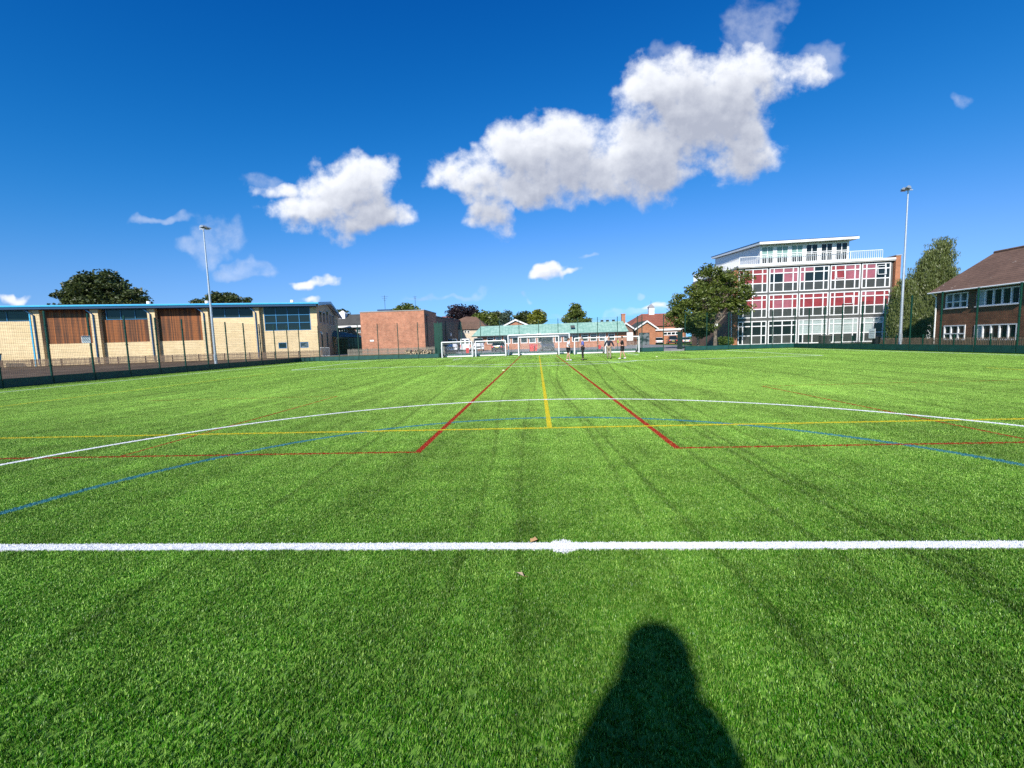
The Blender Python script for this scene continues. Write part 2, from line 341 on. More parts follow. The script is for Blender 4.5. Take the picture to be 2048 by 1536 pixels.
def turf_material(name, blades):
    m, t, bs = newmat(name)
    pos = t.n('ShaderNodeNewGeometry').outputs['Position']; x, y, z = t.sepxyz(pos)
    flat = t.comb(x, y, 0.0)
    jn = t.n('ShaderNodeTexNoise'); jn.inputs['Scale'].default_value = 55; jn.inputs['Detail'].default_value = 1; t.L(flat, jn.inputs['Vector'])
    jr, jg, jb = t.sepxyz(jn.outputs['Color'])
    amp = .022
    X = t.m('MULTIPLY_ADD', t.m('SUBTRACT', jr, .5), amp, x); Y = t.m('MULTIPLY_ADD', t.m('SUBTRACT', jg, .5), amp, y)
    def within(v, c, w): return t.m('COMPARE', v, c, w/2)
    masks = {}
    for c, L in LINES.items():
        tot = None
        for l in L:
            if l[0] == 'h': k = t.m('MULTIPLY', within(Y, l[1], l[4]), within(X, (l[2]+l[3])/2, l[3]-l[2]+l[4]))
            elif l[0] == 'v': k = t.m('MULTIPLY', within(X, l[1], l[4]), within(Y, (l[2]+l[3])/2, l[3]-l[2]+l[4]))
            else:
                r = t.m('SQRT', t.m('ADD', t.m('POWER', t.m('SUBTRACT', X, l[1]), 2.0), t.m('POWER', t.m('SUBTRACT', Y, l[2]), 2.0)))
                k = within(r, l[3], l[4]) if l[3] > .3 else t.m('LESS_THAN', r, l[3]+.012)
                if l[6] is not None: k = t.m('MULTIPLY', k, t.m('LESS_THAN', Y, l[6]))
            tot = k if tot is None else t.m('MAXIMUM', tot, k)
        masks[c] = tot
    # brushed pile: long soft streaks, rolls laid along the pitch, wheel marks
    s1 = t.noise(t.comb(t.m('MULTIPLY', x, 1.5), t.m('MULTIPLY', y, .10)), 1.0, 3, .6)
    s2 = t.noise(t.comb(t.m('MULTIPLY', x, .22), t.m('MULTIPLY', y, .12)), 1.0, 3, .5)
    s3 = t.noise(flat, 2.2, 3, .65)
    s4 = t.noise(flat, 14.0, 1, .6)
    roll = t.m('SINE', t.m('MULTIPLY', x, 2*math.pi/3.9))
    k = t.m('ADD', t.m('ADD', t.m('MULTIPLY', t.m('SUBTRACT', s1, .5), 1.1), t.m('MULTIPLY', t.m('SUBTRACT', s2, .5), .6)),
            t.m('ADD', t.m('MULTIPLY', t.m('SUBTRACT', s3, .5), 1.05), t.m('ADD', t.m('MULTIPLY', roll, .035), t.m('MULTIPLY', t.m('SUBTRACT', s4, .5), .55))))
    k = t.m('ADD', 1.0, k)
    for c, a, fr, ph, wd, st in ((-.9, .25, .30, .3, .05, .25), (-3.4, .5, .13, 1.2, .06, .28), (-5.6, .9, .11, 2.2, .05, .22), (.75, .2, .22, .4, .045, .22), (1.25, .45, .14, 2.4, .05, .3), (3.1, .9, .10, 4.0, .06, .34), (3.9, .9, .10, 4.1, .05, .3),
                                 (4.6, 1.8, .07, 4.3, .06, .34), (5.4, 1.9, .07, 4.35, .05, .3), (9.5, 2.6, .08, 5.2, .07, .25), (10.6, 2.6, .08, 5.25, .06, .22), (-9.5, 3.0, .05, .5, .07, .25), (-10.8, 3.0, .05, .5, .07, .25), (-14, 2., .06, 2.5, .08, .22), (14.5, 3, .06, 2, .08, .2), (-.2, .1, .3, 2, .04, .2)):
        cur = t.m('MULTIPLY_ADD', t.m('SINE', t.m('MULTIPLY_ADD', y, fr, ph)), a, c)
        dd = t.m('ABSOLUTE', t.m('SUBTRACT', x, cur))
        k = t.m('MULTIPLY', k, t.ramp(t.m('ADD', dd, t.m('MULTIPLY', t.m('SUBTRACT', s3, .5), .06)), wd*.25, wd*1.2, 1-st*.95, 1.0))
    if blades:
        at = t.n('ShaderNodeAttribute', attribute_name='tint'); f = at.outputs['Fac']
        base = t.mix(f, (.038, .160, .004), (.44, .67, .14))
    else:
        gn = t.noise(t.comb(t.m('MULTIPLY', x, 1.0), t.m('MULTIPLY', y, .6)), 60, 3, .8)
        base = t.mix(t.ramp(gn, .35, .65), (.07, .19, .015), (.2, .36, .06))
    col = t.mix(1.0, base, t.comb(k, k, t.m('MULTIPLY', k, .95)), 'MULTIPLY')
    wear = t.ramp(s4, .25, .6, .70, 1.0)
    for c in ('white', 'yellow', 'red', 'blue')[::-1]:
        lc = PITCH_COL[c]
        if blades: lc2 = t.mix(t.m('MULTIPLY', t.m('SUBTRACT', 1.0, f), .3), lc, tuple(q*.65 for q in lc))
        else: lc2 = tuple(q*.85 for q in lc)
        mk = t.m('MULTIPLY', masks[c], 1.0 if c == 'white' else (wear if c != 'blue' else t.m('MULTIPLY', wear, .8)))
        col = t.mix(mk, col, lc2)
    if not blades:
        t.L(col, bs.inputs['Base Color']); bs.inputs['Roughness'].default_value = .8; bs.inputs['Specular IOR Level'].default_value = .2
        return m
    d = t.n('ShaderNodeBsdfDiffuse'); tr = t.n('ShaderNodeBsdfTranslucent'); gl = t.n('ShaderNodeBsdfGlossy'); gl.inputs['Roughness'].default_value = .38
    t.L(col, d.inputs[0]); t.L(col, tr.inputs[0]); mx = t.n('ShaderNodeMixShader'); mx.inputs[0].default_value = .18; m2 = t.n('ShaderNodeMixShader'); m2.inputs[0].default_value = .02
    t.L(d.outputs[0], mx.inputs[1]); t.L(tr.outputs[0], mx.inputs[2]); t.L(mx.outputs[0], m2.inputs[1]); t.L(gl.outputs[0], m2.inputs[2])
    t.L(m2.outputs[0], m.node_tree.nodes['Material Output'].inputs[0]); m.node_tree.nodes.remove(bs)
    return m
TB = turf_material('turf_blades', True); TG = turf_material('turf_backing', False)
FXL, FXR, FYF, FYR = -29.2, 29.6, 52.8, 55.2
mb = MB(); mb.face([(FXL-.4, -25, 0), (FXR+.4, -25, 0), (FXR+.4, FYR+.3, 0), (FXL-.4, FYR+.3, 0)])
tag(mb.build('pitch', TG), kind='structure')
# markings laid on the turf
for c, L in LINES.items():
    mbl = MB(); z = {'white': .010, 'yellow': .008, 'red': .006, 'blue': .004}[c]; first = True
    for l in L:
        if l[0] == 'h': mbl.face([(l[2], l[1]-l[4]/2, z), (l[3], l[1]-l[4]/2, z), (l[3], l[1]+l[4]/2, z), (l[2], l[1]+l[4]/2, z)])
        elif l[0] == 'v': mbl.face([(l[1]-l[4]/2, l[2], z+.001), (l[1]+l[4]/2, l[2], z+.001), (l[1]+l[4]/2, l[3], z+.001), (l[1]-l[4]/2, l[3], z+.001)])
        elif l[3] > .3:
            N = 128
            for i in range(N):
                a0, a1 = 2*math.pi*i/N, 2*math.pi*(i+1)/N; r0, r1 = l[3]-l[4]/2, l[3]+l[4]/2
                if l[6] is not None and l[2]+l[3]*math.sin((a0+a1)/2) > l[6]: continue
                mbl.face([(l[1]+r0*math.cos(a0), l[2]+r0*math.sin(a0), z+.002), (l[1]+r1*math.cos(a0), l[2]+r1*math.sin(a0), z+.002), (l[1]+r1*math.cos(a1), l[2]+r1*math.sin(a1), z+.002), (l[1]+r0*math.cos(a1), l[2]+r0*math.sin(a1), z+.002)])
    tag(mbl.build(c+'_line', TG), kind='structure')
def patch(name, size, n, h, wd, seed, lo=.15, hi=.95, tm=.42):
    r = np.random.default_rng(seed)
    # tufts: blades come in small bunches
    nt = n//5; tx = r.uniform(-size/2, size/2, nt); ty = r.uniform(-size/2, size/2, nt)
    bx = np.repeat(tx, 5) + r.normal(0, .006, nt*5); by = np.repeat(ty, 5) + r.normal(0, .006, nt*5); N = nt*5
    H = h*r.uniform(.55, 1.15, N)*np.repeat(r.uniform(.8, 1.15, nt), 5)
    az = r.uniform(0, 2*np.pi, N); lean = r.uniform(lo, hi, N)
    ldx, ldy = np.cos(az)*lean*H, np.sin(az)*lean*H
    wa = az + np.pi/2 + r.normal(0, .5, N); W = wd*r.uniform(.7, 1.3, N); wx, wy = np.cos(wa)*W/2, np.sin(wa)*W/2
    V = np.zeros((N, 5, 3))
    V[:, 0] = np.stack([bx-wx, by-wy, np.zeros(N)], 1); V[:, 1] = np.stack([bx+wx, by+wy, np.zeros(N)], 1)
    mx_, my_ = bx+ldx*.35, by+ldy*.35
    V[:, 2] = np.stack([mx_+wx, my_+wy, H*.6], 1); V[:, 3] = np.stack([mx_-wx, my_-wy, H*.6], 1)
    V[:, 4] = np.stack([bx+ldx, by+ldy, H*np.sqrt(np.clip(1-lean**2*.45, .3, 1))], 1)
    idx = np.arange(N)[:, None]*5
    quads = (idx + np.array([0, 1, 2, 3])); tris = (idx + np.array([3, 2, 4]))
    me = bpy.data.meshes.new(name); me.vertices.add(N*5); me.vertices.foreach_set('co', V.reshape(-1))
    me.loops.add(N*7); lv_ = np.concatenate([quads, tris], 1).reshape(-1); me.loops.foreach_set('vertex_index', lv_.astype(np.int32))
    ls = np.stack([np.arange(N)*7, np.arange(N)*7+4], 1).reshape(-1); me.polygons.add(N*2); me.polygons.foreach_set('loop_start', ls.astype(np.int32))
    me.update(calc_edges=True)
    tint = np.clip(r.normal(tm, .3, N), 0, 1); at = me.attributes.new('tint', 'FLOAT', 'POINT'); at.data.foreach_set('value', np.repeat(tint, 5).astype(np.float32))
    me.materials.append(TB)
    return bpy.data.objects.new(name, me)
def scatter(name, pts, variants, label):
    me = bpy.data.meshes.new(name); me.from_pydata([p[:3] for p in pts], [], [])
    me.attributes.new('rot', 'FLOAT', 'POINT').data.foreach_set('value', [p[3] for p in pts])
    me.attributes.new('kind', 'INT', 'POINT').data.foreach_set('value', [p[4] for p in pts])
    o = bpy.data.objects.new(name, me); COL.objects.link(o)
    ng = bpy.data.node_groups.new(name, 'GeometryNodeTree'); ng.interface.new_socket('G', in_out='INPUT', socket_type='NodeSocketGeometry'); ng.interface.new_socket('G', in_out='OUTPUT', socket_type='NodeSocketGeometry')
    q = NT(ng); gi = q.n('NodeGroupInput'); go = q.n('NodeGroupOutput'); j = q.n('GeometryNodeGeometryToInstance')
    for vo in variants[::-1]:
        oi = q.n('GeometryNodeObjectInfo'); oi.inputs[0].default_value = vo; q.L(oi.outputs['Geometry'], j.inputs[0])
    ip = q.n('GeometryNodeInstanceOnPoints'); q.L(gi.outputs[0], ip.inputs['Points']); q.L(j.outputs[0], ip.inputs['Instance']); ip.inputs['Pick Instance'].default_value = True
    ai = q.n('GeometryNodeInputNamedAttribute', data_type='INT'); ai.inputs[0].default_value = 'kind'; q.L(ai.outputs['Attribute'], ip.inputs['Instance Index'])
    ar = q.n('GeometryNodeInputNamedAttribute', data_type='FLOAT'); ar.inputs[0].default_value = 'rot'
    cx = q.n('ShaderNodeCombineXYZ'); q.L(ar.outputs['Attribute'], cx.inputs[2]); q.L(cx.outputs[0], ip.inputs['Rotation']); q.L(ip.outputs[0], go.inputs[0])
    o.modifiers.new('g', 'NODES').node_group = ng
    return tag(o, kind='stuff', label=label, cat='turf')
def cells(x0, x1, y0, y1, s, nvar, keep=None):
    out = []; r = random.Random(5)
    nx = int(round((x1-x0)/s)); ny = int(round((y1-y0)/s))
    for i in range(nx):
        for j in range(ny):
            a, b = x0+i*s, y0+j*s
            if keep and not keep(a+s/2, b+s/2): continue
            out.append((a, b, .0, 0.0, r.randrange(nvar)))
    return out
# bunches nearest the camera are fine and dense, rows further out flatter; tint paints in near shade and far brightness
rows = []; pts_near = []; pts_mid = []; rr = random.Random(5)
for j in range(-2, 18):
    f = min(1, max(0, (j-1)/12.0)); isn = j < 7
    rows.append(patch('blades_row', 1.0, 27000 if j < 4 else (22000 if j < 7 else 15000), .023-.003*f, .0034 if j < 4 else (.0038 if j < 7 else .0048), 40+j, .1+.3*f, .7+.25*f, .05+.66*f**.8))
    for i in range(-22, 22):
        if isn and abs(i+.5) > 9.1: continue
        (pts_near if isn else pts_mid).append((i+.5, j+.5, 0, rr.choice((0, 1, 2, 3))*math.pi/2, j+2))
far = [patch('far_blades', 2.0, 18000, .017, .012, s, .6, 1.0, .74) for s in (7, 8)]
scatter('turf_pile', pts_near, rows, 'short green artificial grass blades nearest the camera, tinted darker as if self-shaded')
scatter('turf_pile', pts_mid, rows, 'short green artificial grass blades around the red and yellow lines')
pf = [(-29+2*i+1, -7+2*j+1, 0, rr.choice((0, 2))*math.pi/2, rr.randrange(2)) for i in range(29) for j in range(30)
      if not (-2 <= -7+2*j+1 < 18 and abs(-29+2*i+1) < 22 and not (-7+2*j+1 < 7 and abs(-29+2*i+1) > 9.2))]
scatter('turf_pile', pf, far, 'green artificial grass blades on the far and side areas of the pitch, tinted paler as if brighter lit')
# ------------------------------------------------------------------ ground around the pitch
def groundmat(name, a, b, sc=1.2, stretch=(1, 1), extra=None, var=.3):
    m, t, bs = newmat(name); pos = t.n('ShaderNodeNewGeometry').outputs['Position']; x, y, z = t.sepxyz(pos)
    p = t.comb(t.m('MULTIPLY', x, stretch[0]), t.m('MULTIPLY', y, stretch[1]), 0.0)
    n = t.noise(p, sc, 8, .72); n2 = t.noise(p, sc*.15, 3)
    c = t.mix(t.ramp(t.m('ADD', t.m('MULTIPLY', n, .7), t.m('MULTIPLY', n2, .3)), .38, .62), a, b)
    if extra: c = t.mix(t.ramp(t.noise(p, sc*6, 4, .8), .62, .70), c, extra)
    t.L(c, bs.inputs['Base Color']); bs.inputs['Roughness'].default_value = .95; bs.inputs['Specular IOR Level'].default_value = .15
    bp = t.n('ShaderNodeBump'); bp.inputs['Strength'].default_value = .6; bp.inputs['Distance'].default_value = .04; t.L(n, bp.inputs['Height']); t.L(bp.outputs[0], bs.inputs['Normal'])
    return m
soilm = groundmat('brown_soil', (.055, .035, .022), (.17, .12, .08), 1.6, (1, .35), (.3, .27, .22))
drygrass = groundmat('rough_grass', (.07, .085, .02), (.20, .17, .07), 1.5)
asphm = groundmat('asphalt', (.19, .19, .19), (.29, .285, .28), .8)
paverm = groundmat('concrete_path', (.30, .29, .27), (.4, .39, .36), .8)
lawnm = groundmat('lawn', (.05, .10, .015), (.12, .17, .04), 1.0)
def slab(name, poly, z0, z1, mat): mb = MB(); mb.plan(poly, z0, z1); return tag(mb.build(name, mat), kind='structure')
mb = MB(); mb.face([(-1500, -1500, -.3), (1500, -1500, -.3), (1500, 3000, -.3), (-1500, 3000, -.3)]); tag(mb.build('ground', lawnm), kind='structure')
BK = .42
slab('soil_bank', [(-140, -20), (FXL-.25, -20), (FXL-.25, FYF+.2), (-29.2, 61.2), (-140, 61.2)], -.25, BK, soilm)
slab('hall_apron', [(-140, 61.2), (-29.2, 61.2), (-29.2, 140), (-140, 140)], -.25, BK+.01, paverm)
slab('grass_verge', [(-29.2, FYF+.22), (-11.9, FYF+.22), (-11.9, 64), (-29.2, 64)], -.25, .40, drygrass)
slab('path', [(-29.2, 64), (-11.9, 64), (-11.9, 66), (-16.8, 66), (-16.8, 140), (-29.2, 140)], -.25, .35, paverm)
slab('car_park', [(-16.8, 66), (-11.9, 66), (-11.9, FYR+.35), (12.4, FYR+.35), (12.4, FYF+.22), (19, FYF+.22), (19, 62), (24, 70), (24, 140), (-16.8, 140)], -.25, .18, asphm)
slab('lawn', [(19, FYF+.22), (FXR+.25, FYF+.22), (FXR+.25, -20), (140, -20), (140, 140), (24, 140), (24, 70), (19, 62)], -.25, .12, lawnm)
# ------------------------------------------------------------------ pitch fences
def mesh_panel(L, h0, h1, name='mesh_panel'):
    mb = MB(); n = int(round(L/.1))
    for i in range(n+1): x = L*i/n; mb.box(x-.0022, x+.0022, -.0022, .0022, h0, h1)
    k = int(round((h1-h0)/.2))
    for i in range(k+1): z = h0+(h1-h0)*i/k; mb.box(0, L, .004, .010, z-.003, z+.003); mb.box(0, L, -.010, -.004, z-.003, z+.003)
    me = bpy.data.meshes.new(name); me.from_pydata(mb.v, [], mb.f); me.materials.append(fgreen); return me
PANELS = {}
def fence(pts, label, cat='fence', group='green mesh fences round the pitch', step=2.5, h=4.28, kick=.52, openings=(), tall=True, postw=.07):
    """fence along a polyline; one post per bay, mesh panel and rebound board between"""
    root = thing('mesh_fence', label, cat, (*pts[0], 0), 0, group); ox, oy = pts[0]
    for (ax, ay), (bx, by) in zip(pts[:-1], pts[1:]):
        L = math.hypot(bx-ax, by-ay); n = max(1, round(L/step)); s = L/n; ang = math.atan2(by-ay, bx-ax)
        for i in range(n+1):
            if i == n and (bx, by) != tuple(pts[-1]): continue
            x, y = ax+(bx-ax)*i/n-ox, ay+(by-ay)*i/n-oy
            key = ('post', h, postw)
            if key not in PANELS:
                p = MB().box(-postw/2, postw/2, -postw*.6, postw*.6, 0, h+.06); p.box(-postw*.56, postw*.56, -postw*.7, postw*.7, h+.06, h+.085)
                for zz in (1.1, 2.3, 3.5):
                    if zz < h: p.box(-postw*.8, postw*.8, -postw*.85, postw*.85, zz, zz+.05)
                me = bpy.data.meshes.new('post'); me.from_pydata(p.v, [], p.f); me.materials.append(fgreen); PANELS[key] = me
            o = bpy.data.objects.new('post', PANELS[key]); COL.objects.link(o); o.parent = root; o.location = (x, y, 0); o.rotation_euler.z = ang
            if i < n:
                if any(a < (i+.5)*s < b for a, b in openings): continue
                key = ('panel', round(s, 3), h)
                if key not in PANELS: PANELS[key] = mesh_panel(s, .05, h)
                o = bpy.data.objects.new('mesh_panel', PANELS[key]); COL.objects.link(o); o.parent = root; o.location = (x, y, 0); o.rotation_euler.z = ang
                if kick:
                    key = ('kick', round(s, 3), kick)
                    if key not in PANELS:
                        p = MB().box(.04, s-.04, -.075, -.045, .02, kick); p.box(.04, s-.04, -.11, -.075, kick*.12, kick*.2); me = bpy.data.meshes.new('rebound_board'); me.from_pydata(p.v, [], p.f); me.materials.append(kickm); PANELS[key] = me
                    o = bpy.data.objects.new('rebound_board', PANELS[key]); COL.objects.link(o); o.parent = root; o.location = (x, y, 0); o.rotation_euler.z = ang
    return root
fence([(FXL, 12.1), (FXL, FYF)], 'tall green mesh fence along the left touchline by the soil bank', step=2.5)
fence([(FXL, FYF), (-11.9, FYF), (-11.9, FYR)], 'tall green mesh fence in front of the red brick block and log pile', step=2.45)
fence([(-11.9, FYR), (12.3, FYR)], 'tall green mesh fence behind the row of white goals', step=2.42, kick=.4)
fence([(12.3, FYR), (12.3, FYF), (FXR, FYF)], 'tall green mesh fence in front of the leafy tree, with an open gateway', step=2.42, openings=((3.0, 4.6),))
fence([(FXR, FYF), (FXR, 10.6)], 'tall green mesh fence along the right touchline by the brown house', step=2.64)
# tall solid gate leaf standing open, seen behind the left goal
g_ = thing('gate', 'tall solid dark green gate leaf between the brick block and the left goal', 'gate', (*gnd(878, 712, .1)[:2], 0), 0)
gm = MB().box(-.42, .42, -.03, .03, .1, 4.3); gm.build('gate_panel', fgreen, g_)
gm = MB().box(-.5, -.42, -.05, .05, 0, 4.45).box(.42, .5, -.05, .05, 0, 4.45).box(-.42, .42, -.05, .05, 4.3, 4.38); gm.build('gate_frame', fgreen, g_)
MB().bar((.3, -.09, 1.0), (.3, -.09, 1.25), .03).build('handle', galv, g_)
g_ = thing('gate', 'slim green gate leaf standing open beside the gateway under the leafy tree', 'gate', (16.95, FYF+.9, 0), R(95))
MB().box(-.6, .6, -.02, .02, .15, 2.3).box(-.66, -.6, -.04, .04, 0, 2.4).box(.6, .66, -.04, .04, 0, 2.4).build('gate_panel', fgreen, g_)
# signs fixed on the fences
def sign(pos, w, h, rz, label, dark=True, lines=3):
    s = thing('notice_sign', label, 'sign', pos, rz)
    MB().box(-w/2, w/2, -.012, .012, -h/2, h/2).build('sign_board', white, s, bevel=.004)
    if dark: MB().box(-w/2+.01, w/2-.01, -.017, -.0135, h/2-.12*h-.02, h/2-.02).build('sign_band', dblue, s)
    mb = MB(); r = random.Random(int(abs(pos[0])*10))
    for i in range(lines):
        z = h*.22-i*h*.19; x = -w*.38
        while x < w*.36: ww = r.uniform(.03, .09)*w*1.4; mb.box(x, min(x+ww, w*.4), -.016, -.0135, z-h*.025, z+h*.025); x += ww+.03*w
    mb.build('lettering', infill, s)
p = atX(172, 679, FXL+.12); sign(p, .42, .46, R(48), 'small white notice sign on the left fence post before the timber cladding')
p = atX(1744, 667, FXR-.14); sign(p, .74, .84, R(-90), 'white notice board on the right fence beside the classroom block', False, 4)
# ------------------------------------------------------------------ floodlights
def mast(px, X, Yg, label, toward, hgt):
    b = Vector((X, Yg, .15))
    r_ = thing('floodlight_mast', label, 'floodlight', b, 0, 'floodlight masts outside the pitch fence')
    MB().tube([(0, 0, 0), (0, 0, 1.6), (0, 0, hgt)], [.13, .115, .05], 12).build('pole', galv, r_, True)
    MB().tube([(0, 0, 0), (0, 0, .05)], .22, 12).build('base_plate', galv, r_)
    MB().box(-.06, .06, -.145, -.125, .6, 1.2).build('access_door', galv, r_)
    MB().bar((-.36, 0, hgt), (.36, 0, hgt), .07).build('cross_arm', galv, r_)
    for sx in (-.26, .26):
        mb = MB(); d = toward
        pts = [(0, .0), (.09, .14), (.38, .17), (.62, .04), (.62, -.02), (.0, -.05)]
        a = [(sx-.2, 0, 0)]*0
        A = [(sx-.22, y*d[1]*1.0, hgt+.02+z) for y, z in pts]; B = [(sx+.22, y*d[1], hgt+.02+z) for y, z in pts]
        # lamp head leans out over the pitch: swing the profile to the pitch side
        A = [(sx*.9+d[0]*y-.2*abs(d[1]), d[1]*y-.2*abs(d[0])+(sx*.9 if abs(d[0]) > .5 else 0), hgt+.05+z) for y, z in pts]
        B = [(sx*.9+d[0]*y+.2*abs(d[1]), d[1]*y+.2*abs(d[0])+(sx*.9 if abs(d[0]) > .5 else 0), hgt+.05+z) for y, z in pts]
        if abs(d[0]) > .5:
            A = [(x-sx*.9, y, z) for x, y, z in A]; B = [(x-sx*.9, y, z) for x, y, z in B]
        mb.prism(A, B); hd = mb.build('lamp_head', galv, r_)
        c = Vector([sum(k)/len(A+B) for k in zip(*(A+B))])
        MB().box(c.x-.17, c.x+.17, c.y-.13, c.y+.13, hgt-.04, hgt-.012).build('lamp_lens', lampglass, hd)
    return r_
mast(0, -30.45, 40.1, 'tall slim grey floodlight mast rising in front of the buff sports hall', (.92, -.38), 12.75)
mast(0, 31.0, 39.7, 'tall slim grey floodlight mast between the classroom block and brown house', (-.92, -.38), 13.05)
# ------------------------------------------------------------------ goals
netm, _t, _b = newmat('white_net'); _b.inputs['Base Color'].default_value = (.8, .82, .84, 1); _b.inputs['Roughness'].default_value = .9
def goal(x0, x1, Y, h, label, depth=1.3, wheels=True, r=.068):
    g = thing('football_goal', label, 'goal', ((x0+x1)/2, Y, .02), 0, 'white portable goals lined up along the far fence'); W = (x1-x0)/2
    MB().tube([(-W, 0, h), (W, 0, h)], r, 10).build('crossbar', white, g, True)
    for s in (-1, 1):
        MB().tube([(s*W, 0, 0), (s*W, 0, h)], r, 10).build('post', white, g, True)
        MB().tube([(s*W, 0, .07), (s*W, depth, .07)], .05, 8).build('side_bar', white, g, True)
        MB().tube([(s*W, 0, h), (s*W, depth*.35, h-.04), (s*W, depth, .1)], .03, 8).build('net_support', white, g, True)
        if wheels:
            wl = MB().tube([(s*(W-.12)-.05, depth*.75, .17), (s*(W-.12)+.05, depth*.75, .17)], .16, 14).build('wheel', rubber, g)
            MB().tube([(s*(W-.12)-.056, depth*.75, .17), (s*(W-.12)+.056, depth*.75, .17)], .07, 10).build('hub', galv, wl)
    MB().box(-W, W, depth-.07, depth+.07, .02, .16).build('rear_weight_bar', white, g, bevel=.02)
    mb = MB(); n = int(2*W/.15); t_ = .005
    for i in range(n+1):
        x = -W+2*W*i/n; a, b, c = (x, 0, h-.05), (x, depth*.35, h-.09), (x, depth, .16)
        mb.bar(a, b, t_); mb.bar(b, c, t_)
    k = int(h/.15)
    for i in range(k+1):
        f = i/k; y = depth*.35+(depth*.65)*(1-f); z = .16+(h-.25)*f; mb.bar((-W, y, z), (W, y, z), t_)
        for s in (-1, 1): mb.bar((s*W, 0, .1+(h-.15)*f), (s*W, y, z), t_)
    mb.build('net', netm, g)
    return g
def gx(px, Y): return atY(px, 705, Y).x
def goal_px(p0, p1, Y, h, label, **k): return goal(gx(p0, Y), gx(p1, Y), Y, h, label, **k)
goal_px(884, 944.5, 52.0, 1.83, 'small white goal leftmost in the row, next to the green gate leaf')
goal_px(951.5, 1011.5, 52.4, 1.83, 'small white goal second from the left, in front of the dark car')
goal_px(1017, 1139, 53.6, 2.44, 'biggest white goal, full size, standing behind the mid height goal', depth=1.4, r=.072)
goal_px(1037.5, 1118, 51.9, 2.15, 'mid height white goal in front of the full size goal', r=.072)
goal_px(1149.5, 1211, 50.9, 1.83, 'small white goal behind the man in the blue shirt')
goal_px(1214, 1278, 51.3, 1.83, 'small white goal rightmost in the row, behind the two people in black')
# ------------------------------------------------------------------ facade helper
class Fac:
    """a building front: local x along it, y into the building, z up"""
    def __init__(s, A, B, z0, name, label, cat='building', group=None):
        s.A = Vector((A[0], A[1], 0)); d = Vector((B[0]-A[0], B[1]-A[1], 0)); s.L = d.length; s.d = d.normalized(); s.n = Vector((-s.d.y, s.d.x, 0)); s.z0 = z0
        s.root = thing(name, label, cat, (A[0], A[1], z0), math.atan2(s.d.y, s.d.x), group)
    def loc(s, px, py, off=0.0):     # pixel of the photo -> (x, z) on the front (off metres behind it)
        r = ray(px, py); A = s.A + s.n*off; t_ = (A-CAM).dot(s.n)/r.dot(s.n); P = CAM + r*t_; return (P-A).dot(s.d), P.z-s.z0
    def wl(s, P): q = Vector((P[0], P[1], 0))-s.A; return q.dot(s.d), q.dot(s.n)
def window(fac, x0, x1, z0, z1, xs=(), zs=(), fw=.06, y=0.0, frame=upvc, pane=glass, parent=None, label=None, sill=False, depth=.1, blinds=(), dy=.06):
    """framed window: xs / zs are inner bars in metres from the left / bottom"""
    X = [x0]+[x0+a for a in xs]+[x1]; Z = [z0]+[z0+a for a in zs]+[z1]; h = fw/2; mb = MB()
    mb.box(x0, x1, y-.03, y+depth, z1-fw, z1); mb.box(x0, x1, y-.03, y+depth, z0, z0+fw)
    mb.box(x0, x0+fw, y-.03, y+depth, z0+fw, z1-fw); mb.box(x1-fw, x1, y-.03, y+depth, z0+fw, z1-fw)
    for a in X[1:-1]: mb.box(a-h, a+h, y-.027, y+depth, z0+fw, z1-fw)
    for b in Z[1:-1]:
        for i in range(len(X)-1): mb.box(X[i]+(fw if i == 0 else h), X[i+1]-(fw if i == len(X)-2 else h), y-.024, y+depth, b-h, b+h)
    f = mb.build('window', frame, parent or fac.root, label=label)
    MB().box(x0+fw*.5, x1-fw*.5, y+dy, y+dy+.02, z0+fw*.5, z1-fw*.5).build('pane', pane, f)
    for mat, cells_ in blinds:
        m2 = MB()
        for (i, j) in cells_: m2.box(X[i]+h*.8, X[i+1]-h*.8, y+dy-.02, y+dy-.004, Z[j]+h*.8, Z[j+1]-h*.8)
        if cells_: m2.build('blind' if mat not in (infill,) else 'infill_panel', mat, f)
    if sill: MB().box(x0-.06, x1+.06, y-.12, y-.0305, z0-.05, z0+.02).build('sill', frame, f)
    return f
# ------------------------------------------------------------------ sports hall (left)
HA, HB = (-66.7, 51.9), (-30.8, 61.8)
H = Fac(HA, HB, BK, 'sports_hall', 'long buff block sports hall with timber panels and blue roof edge')
# extend the front to the left beyond the frame: local x from -14
XL = -16; XR = H.loc(638, 690)[0]; ztop = 8.0-BK; zf = ztop-.52
piers = [(72, 90), (190, 206), (303, 318), (409, 423), (512, 524)]
px_mid = 665
P = [(H.loc(a, px_mid)[0], H.loc(b, px_mid)[0]) for a, b in piers]
tz = H.loc(150, 687)[1]; tz2 = H.loc(255, 684)[1]
bays = [(XL, P[0][0]), (P[0][1], P[1][0]), (P[1][1], P[2][0]), (P[2][1], P[3][0]), (P[3][1], P[4][0]), (P[4][1], XR)]
cz = zf-1.35                                        # clerestory sill
big = (H.loc(527, 640)[0]+.1, H.loc(621, 640)[0], H.loc(575, 661)[1], zf-.02)
s1 = (H.loc(557, 690)[0], H.loc(573.5, 690)[0], H.loc(565, 697)[1], H.loc(565, 685)[1]); s2 = (H.loc(600.5, 690)[0], H.loc(617, 690)[0], H.loc(609, 695.5)[1], H.loc(609, 684)[1])
holes = [(XL, bays[0][1]-.5, cz, zf), (bays[1][0], bays[1][1], tz, zf), (bays[2][0], bays[2][1], tz, zf), (bays[3][0], bays[3][1], tz, zf), (bays[4][0]+.05, bays[4][1]-.15, cz, zf), big, s1, s2]
wm = MB(); wall_mesh(wm, XL, XR, 0, zf, holes, 0, .3)
D = 17.0
wm.box(XL, XR, .3, .32, zf-.3, zf-.28)
wm.build('front_wall', blockm, H.root)
